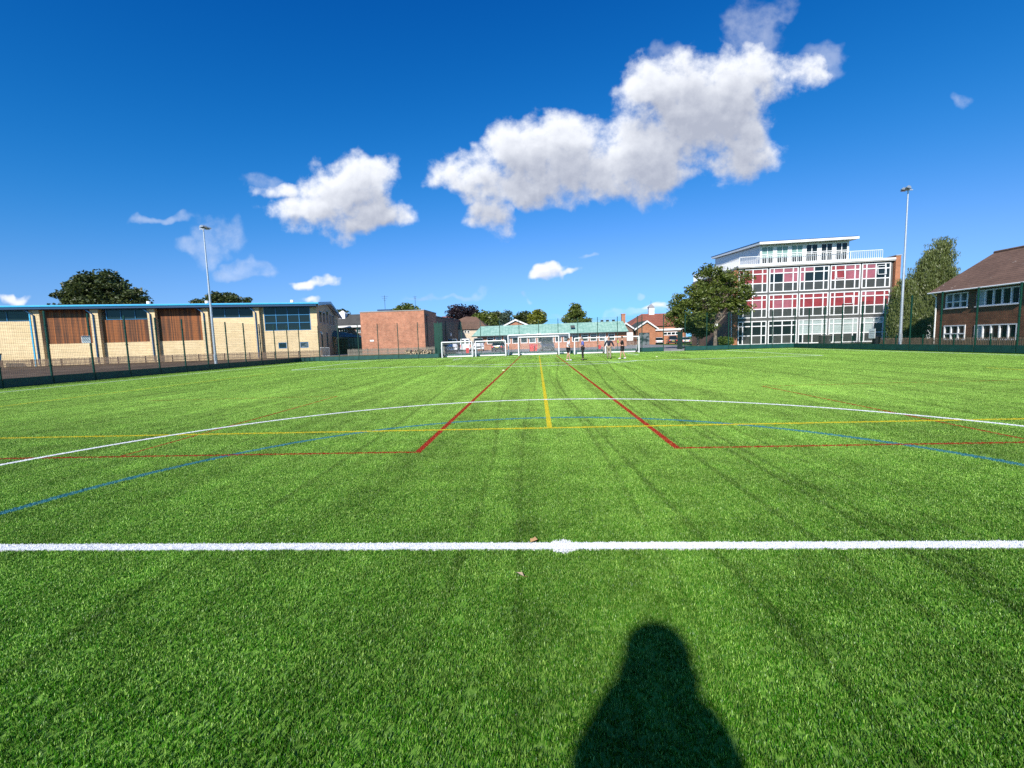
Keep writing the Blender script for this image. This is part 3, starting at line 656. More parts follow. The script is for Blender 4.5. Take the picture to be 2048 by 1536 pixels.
gab = MB(); gab.yz([(.302, 0), (D, 0), (D, 6.2), (8, 8.05), (.302, zf+.2)], XR-.3, XR-.003); gab.build('gable_wall', blockm, H.root)
MB().xz([(XL, 0), (XR-.3, 0), (XR-.3, 6.4), (XL, 6.4)], D-.3, D).build('rear_wall', blockm, H.root)
pipeblue = plain('dull_blue_pipe', (.02, .10, .22), .45)
for a, b in P:
    MB().box(a, b, -.55, -.002, 0, zf).build('pier', blockm, H.root)
    c = a+(b-a)*.42; dp = MB(); dp.tube([(c, -.66, .1), (c, -.66, zf-.7), (c-.75, -1.05, zf+.1)], .075, 8); dp.build('downpipe', pipeblue, H.root, True)
MB().box(P[0][0]-.12, P[0][0]+.02, -.62, -.5, 0, zf-.5).build('column_trim', lblue, H.root)
for i in (1, 3): MB().box(bays[i][0]+.002, bays[i][1]-.002, .08, .16, tz+.002, zf).build('timber_cladding', timber, H.root)
MB().box(bays[2][0]+.002, bays[2][1]-.002, .08, .16, tz+.002, cz-.03).build('timber_cladding', timber, H.root)
def bars(n, w): return [w*i/n for i in range(1, n)]
w_ = bays[2][1]-bays[2][0]-.6; window(H, bays[2][0]+.55, bays[2][1]-.05, cz, zf-.02, bars(3, w_), (), .07, .05, blue)
w_ = bays[0][1]-.52-XL; window(H, XL+.01, bays[0][1]-.51, cz, zf-.02, bars(8, w_), (), .07, .05, blue)
w_ = bays[4][1]-bays[4][0]-.22; window(H, bays[4][0]+.06, bays[4][1]-.16, cz, zf-.02, bars(3, w_), (), .07, .05, blue)
w_ = big[1]-big[0]; hh = big[3]-big[2]; window(H, big[0]+.01, big[1]-.01, big[2]+.01, big[3]-.01, bars(4, w_), bars(3, hh), .085, .05, blue)
window(H, *[s1[0]+.005, s1[1]-.005, s1[2]+.005, s1[3]-.005], (), (), .08, .05, blue); window(H, s2[0]+.005, s2[1]-.005, s2[2]+.005, s2[3]-.005, (), (), .08, .05, blue, glassg)
# roof
rf = MB(); X0, X1 = XL-1, XR+.55
rf.prism([(X0, -1.05, ztop-.12), (X0, 8, 8.45), (X0, D+1, 6.65), (X0, D+1, 6.4), (X0, 8, 8.2), (X0, -1.05, ztop-.29)], [(X1, -1.05, ztop-.12), (X1, 8, 8.45), (X1, D+1, 6.65), (X1, D+1, 6.4), (X1, 8, 8.2), (X1, -1.05, ztop-.29)])
rf.build('roof', plain('pale_roof_sheet', (.62, .66, .68), .4, var=.05), H.root)
e = MB(); pr = [(-1.06, ztop-.3), (-1.22, ztop-.3), (-1.34, ztop-.22), (-1.36, ztop-.12), (-1.26, ztop-.02), (-1.06, ztop+.0)]
e.yz(pr, X0, X1+.02); e.build('roof_edge', lblue, H.root)
MB().box(X0, X1-.3, -1.26, -1.04, ztop-.50, ztop-.31).build('gutter', dblue, H.root)
MB().box(X0, X1-.35, -1.0, .6, ztop-.56, ztop-.505).build('soffit', dblue, H.root)
bm_ = MB(); bm_.prism([(X1+.003, -1.3, ztop-.45), (X1+.003, 8, 8.12), (X1+.003, D+1, 6.2), (X1+.003, D+1, 6.6), (X1+.003, 8, 8.52), (X1+.003, -1.3, ztop+.02)], [(X1+.08, -1.3, ztop-.45), (X1+.08, 8, 8.12), (X1+.08, D+1, 6.2), (X1+.08, D+1, 6.6), (X1+.08, 8, 8.52), (X1+.08, -1.3, ztop+.02)])
bm_.build('barge_board', blue, H.root)
for xx in (14.5, 21.7, 32.9):
    MB().tube([(xx, 3.2, 8.0), (xx, 3.2, 8.35)], .25, 10).build('roof_vent', white, H.root, True)
# gable side: tall dark strip windows
for i, yy in enumerate((1.6, 4.2, 6.8, 9.4, 12.0)):
    z1_ = 6.6 if i != 2 else 7.0; mb = MB(); mb.box(XR-.002, XR+.03, yy, yy+1.5, 4.9, z1_)
    o = mb.build('window', blue, H.root); MB().box(XR+.03, XR+.045, yy+.1, yy+1.4, 5.0, z1_-.1).build('pane', glass, o)
for yy in (2.0, 6.0, 10.5):
    o = MB().box(XR-.002, XR+.03, yy, yy+.8, 1.2, 3.6).build('window', blue, H.root); MB().box(XR+.03, XR+.045, yy+.08, yy+.72, 1.3, 3.5).build('pane', glass, o)
MB().box(XR+.01, XR+.35, .9, 1.05, 3.4, 3.55).box(XR+.28, XR+.42, .75, 1.1, 3.2, 3.36).build('security_camera', white, H.root)
mb = MB()
for q_, w2 in ((13.2, 3.8),): mb.prism([(XR, q_-3.0, 3.0), (XR, q_+1.5, 3.0), (XR, q_-.7, 4.1)], [(XR+5.6, q_-3.0, 2.75), (XR+5.6, q_+1.5, 2.75), (XR+3.0, q_-.7, 3.3)])
mb.build('entrance_canopy', plain('slate_blue_canopy', (.03, .09, .13), .5), H.root)
for xx in (2.6, 5.3): MB().tube([(XR+xx, 10.4, 0), (XR+xx, 10.4, 2.85)], .06, 8).build('canopy_post', dblue, H.root)
MB().box(XR+.3, XR+5, 13.4, 13.5, 0, 2.7).build('entrance_glazing', glass, H.root)
# ------------------------------------------------------------------ picket fences
picket = plain('weathered_picket', (.20, .14, .095), .85, var=.35, scale=9)
picketg = plain('grey_picket', (.22, .2, .16), .85, var=.35, scale=9)
def picket_fence(A, B, z0, label, hgt=.95, mat=picket, step=3.0, gap=.13, group='low wooden picket fences'):
    L = math.hypot(B[0]-A[0], B[1]-A[1]); n = max(1, round(L/step)); s = L/n; ang = math.atan2(B[1]-A[1], B[0]-A[0])
    r_ = thing('picket_fence', label, 'fence', (A[0], A[1], z0), ang, group); rr = random.Random(3); meshes = []
    for v_ in range(3):
        mb = MB(); k = int(s/gap)
        for i in range(k):
            x = (i+.5)*s/k; hh = hgt*rr.uniform(.95, 1.04); t_ = rr.uniform(-.012, .012); mb.xz([(x-.035, .04), (x+.035, .04), (x+.035+t_, hh-.06), (x+t_, hh), (x-.035+t_, hh-.06)], -.012, .012)
        mb.box(0, s, .014, .05, .22, .3); mb.box(0, s, .014, .05, hgt-.3, hgt-.22)
        me = bpy.data.meshes.new('pales'); me.from_pydata(mb.v, [], mb.f); me.materials.append(mat); meshes.append(me)
    pm = MB().box(-.05, .05, .052, .15, 0, hgt-.05); pme = bpy.data.meshes.new('post'); pme.from_pydata(pm.v, [], pm.f); pme.materials.append(mat)
    for i in range(n):
        o = bpy.data.objects.new('pales', meshes[i % 3]); COL.objects.link(o); o.parent = r_; o.location = (i*s, 0, 0)
        o = bpy.data.objects.new('post', pme); COL.objects.link(o); o.parent = r_; o.location = (i*s, 0, 0)
    return r_
off = -2.6
A_ = H.A + H.d*(-14) + H.n*off; B_ = H.A + H.d*(XR+.9) + H.n*off
picket_fence(A_[:2], B_[:2], BK, 'brown weathered picket fence along the foot of the buff hall', .95)
picket_fence((-26.5, 60.4), (-12.2, 60.4), .40, 'greyish picket fence in front of the red brick block and log pile', .95, picketg)
# galvanised field gate
def field_gate(A, B, z0, label):
    L = math.hypot(B[0]-A[0], B[1]-A[1]); r_ = thing('field_gate', label, 'gate', (A[0], A[1], z0), math.atan2(B[1]-A[1], B[0]-A[0]))
    mb = MB(); mb.tube([(0, 0, .1), (0, 0, 1.25), (L, 0, 1.25), (L, 0, .1), (0, 0, .1)], .035, 8); mb.build('gate_frame', galv, r_)
    mb = MB()
    for i in range(1, 9): mb.tube([(L*i/9, 0, .1), (L*i/9, 0, 1.25)], .012, 6)
    mb.build('infill_bars', galv, r_); return r_
pg = atY(641, 700, 60.4); pg2 = atY(659, 700, 60.4); field_gate((pg.x, 60.4), (pg2.x, 60.4), .41, 'galvanised metal gate at the end of the hall picket fence')
# orange utility things by the pickets, blue container at the very left edge
def crate(name, label, cat, px, py, dist_off, w, d, h, mat, z0, ribs=True):
    P_ = gnd(px, py, z0); r_ = thing(name, label, cat, (P_.x, P_.y, z0), H.root.rotation_euler.z)
    MB().box(-w/2, w/2, -d/2, d/2, .05, h*.9).build('body', mat, r_, bevel=.03)
    MB().box(-w/2-.03, w/2+.03, -d/2-.03, d/2+.03, h*.9, h).build('lid', darkm, r_, bevel=.02)
    mb = MB()
    for i in range(3): x = -w/2+w*(i+.5)/3; mb.box(x-.03, x+.03, -d/2-.03, -d/2-.001, .1, h*.82)
    mb.build('rib', mat, r_); return r_
skyb = plain('bright_blue_paint', (.01, .32, .62), .4); orangem = plain('faded_orange_plastic', (.55, .14, .08), .6, var=.2); redm = plain('red_plastic', (.62, .04, .035), .4)
P_ = atY(2, 722, 50.5); b_ = thing('storage_bin', 'bright blue storage bin with black lid at the left edge', 'bin', (P_.x-.45, 49.6, BK), .2)
MB().prism([(-.9, -.6, .06), (.75, -.6, .06), (.75, .6, .06), (-.9, .6, .06)], [(-.98, -.66, 1.6), (.9, -.66, 1.6), (.9, .66, 1.6), (-.98, .66, 1.6)]).build('body', skyb, b_, bevel=.03)
MB().xz([(-1.02, 1.6), (.95, 1.6), (.9, 1.74), (-.98, 1.74)], -.7, .7).build('lid', darkm, b_, bevel=.02)
crate('grit_bin', 'small faded orange bin in front of the hall pickets', 'bin', 334, 721, 0, .8, .6, 1.0, orangem, BK)
crate('grit_bin', 'small pinkish bin beside the blue bin at the left edge', 'bin', 13, 734, 0, .5, .5, .95, orangem, BK)
# log pile
lp = thing('log_pile', 'low pile of cut logs behind the fence by the brick block', 'log pile', (*atY(838, 700, 57.5)[:2], .40), 0)
barkend, _t, _b = newmat('log_wood'); _co = _t.n('ShaderNodeTexCoord').outputs['Object']
_t.L(_t.mix(_t.ramp(_t.noise(_co, 6, 3), .45, .55), (.09, .07, .045), (.55, .42, .26)), _b.inputs['Base Color'])
mb = MB(); rr = random.Random(9)
for i in range(110):
    x = rr.uniform(-1.75, 1.75); lay = rr.choice((0, 0, 1, 1, 2)); r0 = rr.uniform(.07, .14); z = .1+lay*.2; yy = rr.uniform(-.35, .1); mb.tube([(x, yy-.25, z), (x+rr.uniform(-.12, .12), yy+.25, z)], r0, 7)
mb.build('logs', barkend, lp)
# ------------------------------------------------------------------ red brick block
z0 = .35
Bk = Fac((atY(722, 660, 66).x, 66), (atY(849.5, 660, 66).x, 66), z0, 'brick_block', 'windowless red brick block with flat parapet behind the log pile')
Lb = Bk.L; hb = 6.75-z0
MB().box(0, Lb, 0, 8, 0, hb).build('wall', redbrick, Bk.root)
MB().box(-.06, Lb+.06, -.06, 8.06, hb+.002, hb+.14).build('parapet_coping', greytrim, Bk.root)
MB().box(1.6, 3.6, 3, 6, hb+.15, hb+.62).build('roof_plant', dblue, Bk.root)
MB().box(1.3, 1.9, -.04, -.002, 2.0, 2.25).build('wall_plate', white, Bk.root)
MB().tube([(2.2, 5, hb+.15), (2.2, 5, hb+3.0)], .03, 6).bar((1.6, 5, hb+2.8), (2.8, 5, hb+2.8), .03).bar((1.8, 5, hb+2.5), (2.6, 5, hb+2.5), .03).bar((2.2, 4.6, hb+2.2), (2.2, 5.5, hb+2.2), .03).build('aerial', darkm, Bk.root)
MB().tube([(7.2, 5, hb+.15), (7.2, 5, hb+2.7)], .03, 6).bar((6.9, 5, hb+2.6), (7.5, 5, hb+2.6), .03).bar((7.0, 5, hb+2.35), (7.4, 5, hb+2.35), .03).build('aerial', darkm, Bk.root)
Bs = Fac((Bk.A.x+Lb+.02, 66.6), (-19.6, 113), .18, 'brick_wing', 'long shaded brown brick wing with sloping roof edge beside the brick block')
wm = MB(); wm.plan([(0, 0), (Bs.L, 0), (Bs.L, 4), (0, 4)], 0, [5.85, 7.2, 7.2, 5.85]); wm.build('wall', darkbrick, Bs.root)
MB().prism([(-.05, -.12, 5.86), (Bs.L, -.12, 7.21), (Bs.L, 4.1, 7.21), (-.05, 4.1, 5.86)], [(-.05, -.12, 6.04), (Bs.L, -.12, 7.39), (Bs.L, 4.1, 7.39), (-.05, 4.1, 6.04)]).build('roof_edge', dkband, Bs.root)
for xx in (.8, 9, 20): MB().tube([(xx, -.08, 0), (xx, -.08, 5.9)], .06, 8).build('downpipe', darkm, Bs.root)
for xx in (4.5, 6.5, 15): MB().box(xx, xx+.5, .8, 1.4, 6.0+xx*.029, 6.5+xx*.029).build('roof_vent', white, Bs.root, bevel=.05)
o = MB().box(2.4, 3.4, -.03, -.002, 0, 2.1).build('door', dkband, Bs.root); MB().box(3.15, 3.25, -.06, -.031, .95, 1.1).build('handle', galv, o)
q_ = Bs.loc(902, 669); MB().box(q_[0]-1.0, q_[0]+1.0, -.05, -.002, q_[1]-.35, q_[1]+.35).build('wall_sign', white, Bs.root)
# link building with grey roof and white cupola between hall and block
Yk = 82; Lk = Fac((atY(664, 690, Yk).x, Yk), (atY(732, 690, Yk).x, Yk), .35, 'link_building', 'brown brick building with grey roof and white cupola beyond the hall')
hk = Lk.loc(700, 652)[1]; hr = Lk.loc(700, 629, 4)[1]
hl = []
for a, b in ((674, 694), (712, 723)): hl.append((Lk.loc(a, 660)[0], Lk.loc(b, 660)[0], Lk.loc(a, 666)[1], Lk.loc(a, 655.5)[1]))
for a, b in ((672, 700), (711, 724)): hl.append((Lk.loc(a, 690)[0], Lk.loc(b, 690)[0], .3, Lk.loc(a, 683)[1]))
wm = MB(); wall_mesh(wm, 0, Lk.L, 0, hk, hl, 0, .3); wm.build('wall', darkbrick, Lk.root)
for h_ in hl: window(Lk, h_[0]+.005, h_[1]-.005, h_[2]+.005, h_[3]-.005, bars(4, h_[1]-h_[0]-.01), (), .06, .05)
MB().yz([(-.5, hk), (4, hr), (9, hk), (9, hk-.15), (4, hr-.15), (-.5, hk-.15)], -.5, Lk.L+3).build('roof', slate, Lk.root)
MB().box(-.5, Lk.L+3, -.62, -.5, hk-.3, hk+.06).build('fascia', white, Lk.root)
c0 = Lk.loc(686, 632, 3)[0]; zz = Lk.loc(686, 637, 3)[1]
cu = MB(); cu.box(c0-.65, c0+.65, 2.4, 3.7, zz-.6, zz+.9); o = cu.build('cupola', white, Lk.root); MB().prism([(c0-.75, 2.3, zz+.9), (c0+.75, 2.3, zz+.9), (c0+.75, 3.8, zz+.9), (c0-.75, 3.8, zz+.9)], [(c0-.1, 2.95, zz+1.5), (c0+.1, 2.95, zz+1.5), (c0+.1, 3.15, zz+1.5), (c0-.1, 3.15, zz+1.5)]).build('cupola_roof', white, o)
MB().box(Lk.loc(698, 670)[0], Lk.loc(705, 670)[0], -.4, -.01, Lk.loc(700, 674)[1], Lk.loc(700, 667)[1]).build('air_conditioner', white, Lk.root, bevel=.03)
# ------------------------------------------------------------------ green roofed classroom
Yg = 85; G = Fac((atY(955, 690, Yg).x, Yg), (atY(1253, 690, Yg).x, Yg), .18, 'classroom_building', 'long low brick classroom with green copper roof and white windows')
ze = G.loc(1100, 668)[1]; wins = [(973.7, 987.8), (990.7, 1003.6), (1007, 1020.6), (1024, 1037), (1041, 1055), (1058, 1072), (1075, 1089.4), (1092, 1107), (1110, 1123), (1127, 1139.5), (1144, 1158.4), (1162.5, 1177), (1180, 1194), (1198, 1212), (1216, 1230)]
zb = G.loc(1100, 685)[1]; zt = ze-.12
hl = [(G.loc(a, 680)[0], G.loc(b, 680)[0], zb, zt) for a, b in wins]
wm = MB(); wall_mesh(wm, 0, G.L, 0, ze, hl, 0, .3); wm.box(0, G.L, .3, 11, 0, ze-.01); wm.build('wall', redbrick, G.root)
for i, h_ in enumerate(hl): window(G, h_[0]+.005, h_[1]-.005, h_[2]+.005, h_[3]-.005, (), ((h_[3]-h_[2])*.74,), .12, .05, pane=(glassg if i % 4 == 1 else glass))
MB().box(hl[3][0]-.3, hl[9][1]+.3, -.28, -.04, ze-.5, ze-.06).build('fascia', white, G.root)
zr = G.loc(960, 653, 3.5)[1]
MB().prism([(-1.0, -.7, ze), (G.L+.3, -.7, ze), (G.L+.3, 11.7, ze), (-1.0, 11.7, ze)], [(.4, 3.2, zr), (G.L-.05, 3.2, zr+.15), (G.L-.05, 8, zr+.15), (.4, 8, zr)]).build('roof', copper, G.root)
MB().box(-1.0, G.L+.3, -.8, -.701, ze-.14, ze+.02).build('gutter', darkm, G.root)
q_ = G.loc(1144.5, 649.5, 1.5)[0]; mb = MB(); mb.prism([(q_-.4, .25, ze+1.02), (q_+.4, .25, ze+1.02), (q_+.4, .95, ze+1.45), (q_-.4, .95, ze+1.45)], [(q_-.4, .15, ze+1.1), (q_+.4, .15, ze+1.1), (q_+.4, .85, ze+1.53), (q_-.4, .85, ze+1.53)]); mb.build('rooflight', dkband, G.root)
for px_ in (1204, 1215, 1227): xx = G.loc(px_, 645, 4)[0]; MB().box(xx-.25, xx+.25, 3.8, 4.3, zr, zr+.5).build('roof_vent', darkm, G.root)
for px_ in (1077.5, 1056): xx = G.loc(px_, 664, -.5)[0]; MB().box(xx-.35, xx+.35, -1.1, -.81, ze-.08, ze+.2).build('lamp', white, G.root)
# ------------------------------------------------------------------ houses and gables behind
def gabled(name, label, pts_px, Y, z0, depth, wall, trim, wallz=None):
    """gable-fronted building: pts_px = left eave, apex, right eave pixels"""
    f = Fac((atY(*pts_px[0], Y).x, Y), (atY(*pts_px[2], Y).x, Y), z0, name, label); p = [f.loc(*q) for q in pts_px]
    z = min(p[0][1], p[2][1]); ax, az = p[1]
    MB().xz([(0, 0), (f.L, 0), (f.L, z), (ax, az-.25), (0, z)], 0, depth).build('wall', wall, f.root)
    mb = MB(); t_ = .35; L = f.L
    mb.xz([(-.6, z-.3), (ax, az), (L+.6, z-.3), (L+.6, z+.05-.02), (ax, az+t_), (-.6, z+.05-.02)], -.4, -.28); mb.build('barge_board', white, f.root)
    mb = MB(); mb.xz([(-.6, z-.2), (ax, az+.1), (L+.6, z-.2), (L+.6, z), (ax, az+.32), (-.6, z)], -.279, depth+.3); mb.build('roof', trim, f.root)
    return f
gabled('gabled_hall', 'red brick gable with white barge boards peeping over the green roof', [(1002, 656), (1031, 641.5), (1062, 652)], 98, .1, 14, redbrick, slate)
f = gabled('gabled_annexe', 'orange brick gabled annexe with white barge boards right of the green roof', [(1274, 658), (1293.5, 644), (1311, 657)], 96, .1, 10, orangebrick, slate)
MB().box(.4, 2.6, -.06, -.002, 0, 2.6).build('entrance_glazing', glassg, f.root)
f = gabled('gabled_annexe', 'narrow gabled annexe half hidden beside the end of the green roof', [(1238, 660), (1251, 648), (1268.5, 661)], 97.5, .1, 10, darkbrick, slate)
MB().box(f.L-1.6, f.L-.3, -.06, -.002, 1.0, 2.8).build('window', upvc, f.root)
# hipped house behind the brick wing
def hipped(name, label, cat, a_px, b_px, zeave_py, ridge, Y, depth, z0, wall, roof):
    f = Fac((atY(a_px, 690, Y).x, Y), (atY(b_px, 690, Y).x, Y), z0, name, label, cat); ze_ = f.loc((a_px+b_px)/2, zeave_py)[1]
    MB().box(0, f.L, 0, depth, 0, ze_).build('wall', wall, f.root)
    r0, r1 = f.loc(ridge[0], ridge[2], depth/2), f.loc(ridge[1], ridge[3], depth/2)
    MB().prism([(-.5, -.5, ze_), (f.L+.5, -.5, ze_), (f.L+.5, depth+.5, ze_), (-.5, depth+.5, ze_)], [(r0[0], depth/2-.05, r0[1]), (r1[0], depth/2-.05, r1[1]), (r1[0], depth/2+.05, r1[1]), (r0[0], depth/2+.05, r0[1])]).build('roof', roof, f.root)
    return f, ze_
creamr = plain('cream_render', (.6, .5, .38), .8)
f, ze_ = hipped('house', 'brown hip roofed house with cream wall behind the white vans', 'house', 872, 974, 659, (932, 953, 633, 634), 108, 12, .1, creamr, browntile)
for a, b in ((928.5, 933), (934.5, 939)): x0, x1 = f.loc(a, 665)[0], f.loc(b, 665)[0]; window(f, x0, x1, f.loc(a, 666.5)[1], f.loc(a, 659.8)[1]-.1, (), (), .1, -.06, depth=.05, dy=.0)
f, ze_ = hipped('house', 'low red roof house far behind the brown house and beech', 'house', 880, 932, 636, (885, 925, 633, 632.5), 150, 12, .1, creamr, redtile)
f, ze_ = hipped('main_school_building', 'large red tile hip roofed school building with white cupola', 'building', 1262, 1372, 652, (1283, 1345, 628, 626.5), 125, 20, .1, redbrick, redtile)
cx_, cz_ = f.loc(1302, 628, 10)
o = MB().box(cx_-.55*1.4, cx_+.55*1.4, 9.2, 10.8, cz_-.9, cz_+1.9).build('cupola', white, f.root)
MB().prism([(cx_-.95, 9.0, cz_+1.9), (cx_+.95, 9.0, cz_+1.9), (cx_+.95, 11, cz_+1.9), (cx_-.95, 11, cz_+1.9)], [(cx_-.1, 9.9, cz_+2.9), (cx_+.1, 9.9, cz_+2.9), (cx_+.1, 10.1, cz_+2.9), (cx_-.1, 10.1, cz_+2.9)]).build('cupola_roof', plain('lead_grey', (.25, .25, .26), .6), o)
MB().tube([(cx_, 10, cz_+2.9), (cx_, 10, cz_+3.9)], .04, 6).build('weather_vane', darkm, o)
xx, zz = f.loc(1251, 628); MB().box(xx-.55, xx+.45, 2.5, 3.6, 0, zz+.0).box(xx-.62, xx+.52, 2.4, 3.7, zz, zz+.25).build('chimney', redbrick, f.root)
# flat roofed orange annexe
Ya = 101; F_ = Fac((atY(1296.5, 690, Ya).x, Ya), (atY(1372, 690, Ya).x, Ya), .1, 'flat_roofed_annexe', 'single storey orange brick annexe with white fascia behind the parked cars')
zt = F_.loc(1330, 657.5)[1]; zb = F_.loc(1330, 661)[1]; hl = [(F_.loc(1326.5, 667)[0], F_.loc(1359, 667)[0], F_.loc(1340, 670.5)[1], F_.loc(1340, 663.5)[1])]
wm = MB(); wall_mesh(wm, 0, F_.L, 0, zb, hl, 0, .3); wm.box(0, F_.L, .3, 8, 0, zb-.01); wm.build('wall', orangebrick, F_.root)
h_ = hl[0]; window(F_, h_[0]+.005, h_[1]-.005, h_[2]+.005, h_[3]-.005, bars(4, h_[1]-h_[0]-.01), (), .14, .04)
MB().box(-.3, F_.L+.3, -.35, 8.3, zb, zt).build('roof_fascia', white, F_.root)
MB().box(-4.4, -.6, 1.0, 1.2, 0, 3.0).build('glazed_link', glassg, F_.root)
# ------------------------------------------------------------------ four storey classroom block (right)
WY = 60.0
WA = (atY(1474, 660, WY+.8).x, WY+.8); WB = (atY(1779.5, 660, WY-.8).x, WY-.8)
W = Fac(WA, WB, .12, 'classroom_block', 'four storey glazed classroom block with red blinds and white rooftop storey')
def fx(px, py=600): return W.loc(px, py)[0]
def fz(py, px=1626): return W.loc(px, py)[1]
bx = [(1476.5, 1534), (1537, 1595), (1597.5, 1656), (1658.7, 1718), (1720.7, 1778)]
rowz = [(fz(686.5), fz(638.3)), (fz(632.3), fz(585.6)), (fz(581.2), fz(532.2))]
bays_ = [[(fx(a), fx(b), z0, z1) for a, b in bx] for z0, z1 in rowz]
htop = fz(524.5)
wm = MB(); wall_mesh(wm, 0, W.L, 0, htop-.35, [c for r_ in bays_ for c in r_], 0, .3); wm.build('wall', dkband, W.root)
side_dir = Vector((-.05, 1, 0)).normalized()
bk = W.A + side_dir*15; bl = W.wl(bk)
MB().plan([(0.002, .302), (W.L-.002, .302), (W.L-.002, 14.6), (bl[0], bl[1])], 0, htop-.36).build('side_wall', darkbrick, W.root)
MB().box(-.1, W.L+.05, -.35, .6, htop-.35, htop).build('roof_ledge', concrete, W.root)
MB().box(-.1, W.L+.05, -.42, -.352, htop-.22, htop+.02).build('parapet_coping', white, W.root)
MB().plan([(0, .62), (W.L, .62), (W.L, 14.6), (bl[0], bl[1])], htop-.355, htop-.12).build('flat_roof', roofgrey, W.root)
MB().box(W.L+.055, W.L+.62, -.4, 14.6, 0, htop+.22).build('brick_pier', orangebrick, W.root)
MB().box(W.L+.02, W.L+.68, -.46, 14.7, htop+.223, htop+.32).build('pier_coping', concrete, W.root)
MB().box(-.62, -.105, -.4, .9, 0, htop-.6).build('brick_pier', orangebrick, W.root)
MB().tube([(-.72, -.05, 0), (-.72, -.05, 7.5)], .07, 8).build('downpipe', white, W.root, True)
def allc(rows, cols=range(4)): return [(i, j) for j in rows for i in cols]
B_top = [dict(r=allc([1, 2])), dict(p=allc([2])+allc([1], [2, 3])), dict(p=allc([2], [0, 1])+[(0, 1)]), dict(r=allc([1, 2], [0, 1]), p=allc([1, 2], [2, 3])), dict(p=allc([1, 2], [0, 1]))]
B_mid = [dict(r=allc([2])+allc([1], [0, 1, 3]), p=allc([1], [2])), dict(r=allc([2])+allc([1], [0, 3]), p=allc([1], [1, 2])), dict(r=allc([1, 2])), dict(r=allc([1, 2])), dict(r=allc([1, 2], [2, 3])+allc([1], [0, 1]), p=allc([2], [0, 1]))]
B_gnd = [dict(), dict(), dict(w=allc([1, 2])), dict(w=allc([1, 2])), dict(w=allc([2], [0, 1, 2])+allc([1], [1]))]
for fl, (row, bl_) in enumerate(zip(bays_, (B_gnd, B_mid, B_top))):
    for c, b in zip(row, bl_):
        x0, x1, z0, z1 = c[0]+.005, c[1]-.005, c[2]+.005, c[3]-.005; wd, hh = x1-x0, z1-z0
        window(W, x0, x1, z0, z1, (wd*.165, wd*.49, wd*.82), (hh*.385, hh*.78), .12, -.04, blinds=((redblind, b.get('r', [])), (pinkblind, b.get('p', [])), (whiteblind, b.get('w', [])), (infill, allc([0]) if fl else [(1, 0), (2, 0)])), depth=.12, dy=.07)
# a few tilted open lights, as hopper sashes
def sash(px0, px1, py0, py1, tilt):
    x0, x1, z0, z1 = fx(px0), fx(px1), fz(py1), fz(py0); mb = MB(); t_ = .05
    def q(x, z): return (x, -.06-(z1-z)*tilt, z)
    for (a, b) in (((x0, z0), (x1, z0)), ((x0, z1), (x1, z1)), ((x0, z0), (x0, z1)), ((x1, z0), (x1, z1))): mb.bar(q(*a), q(*b), .06)
    mb.build('open_sash', upvc, W.root)
for s_ in ((1670, 1686, 543, 559, .12), (1751.5, 1768, 538, 555, .12), (1687, 1703.5, 594, 610, .12)): sash(*s_)
# rooftop storey
tealblind = plain('pale_green_blind', (.20, .33, .30), .4, var=.12)
pz0, pz1 = htop, W.loc(1610, 481.5)[1]-.3
px0, px1 = fx(1520.5, 500), fx(1698.5, 500)
pu = [(1523, 1547.5), (1553, 1577), (1582.5, 1606.4), (1612, 1636), (1642, 1665.6), (1671.5, 1695.7)]
hz0, hz1 = htop+.12, pz1-.16
hl = [(fx(a, 505), fx(b, 505), hz0, hz1) for a, b in pu]
wm = MB(); wall_mesh(wm, px0, px1, pz0-.1, pz1, hl, .05, .3); wm.build('rooftop_front', white, W.root)
for k_, h_ in enumerate(hl):
    wd, hh = h_[1]-h_[0]-.01, h_[3]-h_[2]-.01
    window(W, h_[0]+.005, h_[1]-.005, h_[2]+.005, h_[3]-.005, (wd*.5,), (hh*.33, hh*.55), .075, .06, pane=(glass), blinds=((tealblind, [(0, 2), (1, 2), (0, 1), (1, 1)] if k_ < 3 else []),))
pl = W.wl(Vector((W.A.x, W.A.y, 0))+W.d*px0+side_dir*13)
MB().plan([(px0+.003, .302), (px1-.003, .302), (px1-.003, 14), (pl[0], pl[1])], pz0-.1, [pz1-.02, pz1-.02, pz1+.6, pz1+.7]).build('rooftop_walls', plain('white_weatherboard', (.7, .71, .72), .5, var=.06), W.root)
ro = MB(); ro.prism([(px0-.45, -1.0, pz1), (px1+.55, -1.0, pz1), (px1+.55, 15, pz1+.7), (pl[0]-.45, pl[1]+.5, pz1+.8)], [(px0-.45, -1.0, pz1+.28), (px1+.55, -1.0, pz1+.28), (px1+.55, 15, pz1+.98), (pl[0]-.45, pl[1]+.5, pz1+1.08)]); ro.build('rooftop_roof', white, W.root)
ro = MB(); ro.prism([(px0-.5, -.95, pz1+.285), (px1+.45, -.95, pz1+.285), (px1+.45, 15.1, pz1+.985), (pl[0]-.5, pl[1]+.6, pz1+1.085)], [(px0-.5, -.95, pz1+.36), (px1+.45, -.95, pz1+.36), (px1+.45, 15.1, pz1+1.06), (pl[0]-.5, pl[1]+.6, pz1+1.16)]); ro.build('roof_covering', dblue, W.root)
def balustrade(x0, x1, y, z):
    mb = MB(); n = int((x1-x0)/.22)
    mb.box(x0, x1, y-.03, y+.03, z+1.05, z+1.11); mb.box(x0, x1, y-.02, y+.02, z+.1, z+.14)
    for i in range(n+1): x = x0+(x1-x0)*i/n; mb.box(x-.022, x+.022, y-.015, y+.015, z, z+1.05)
    mb.build('balustrade', white, W.root)
balustrade(fx(1479, 520), px0-.1, -.2, htop); balustrade(px0, px1, -.3, htop); balustrade(px1+.1, fx(1763, 510), -.2, htop)
mb = MB(); n = 60
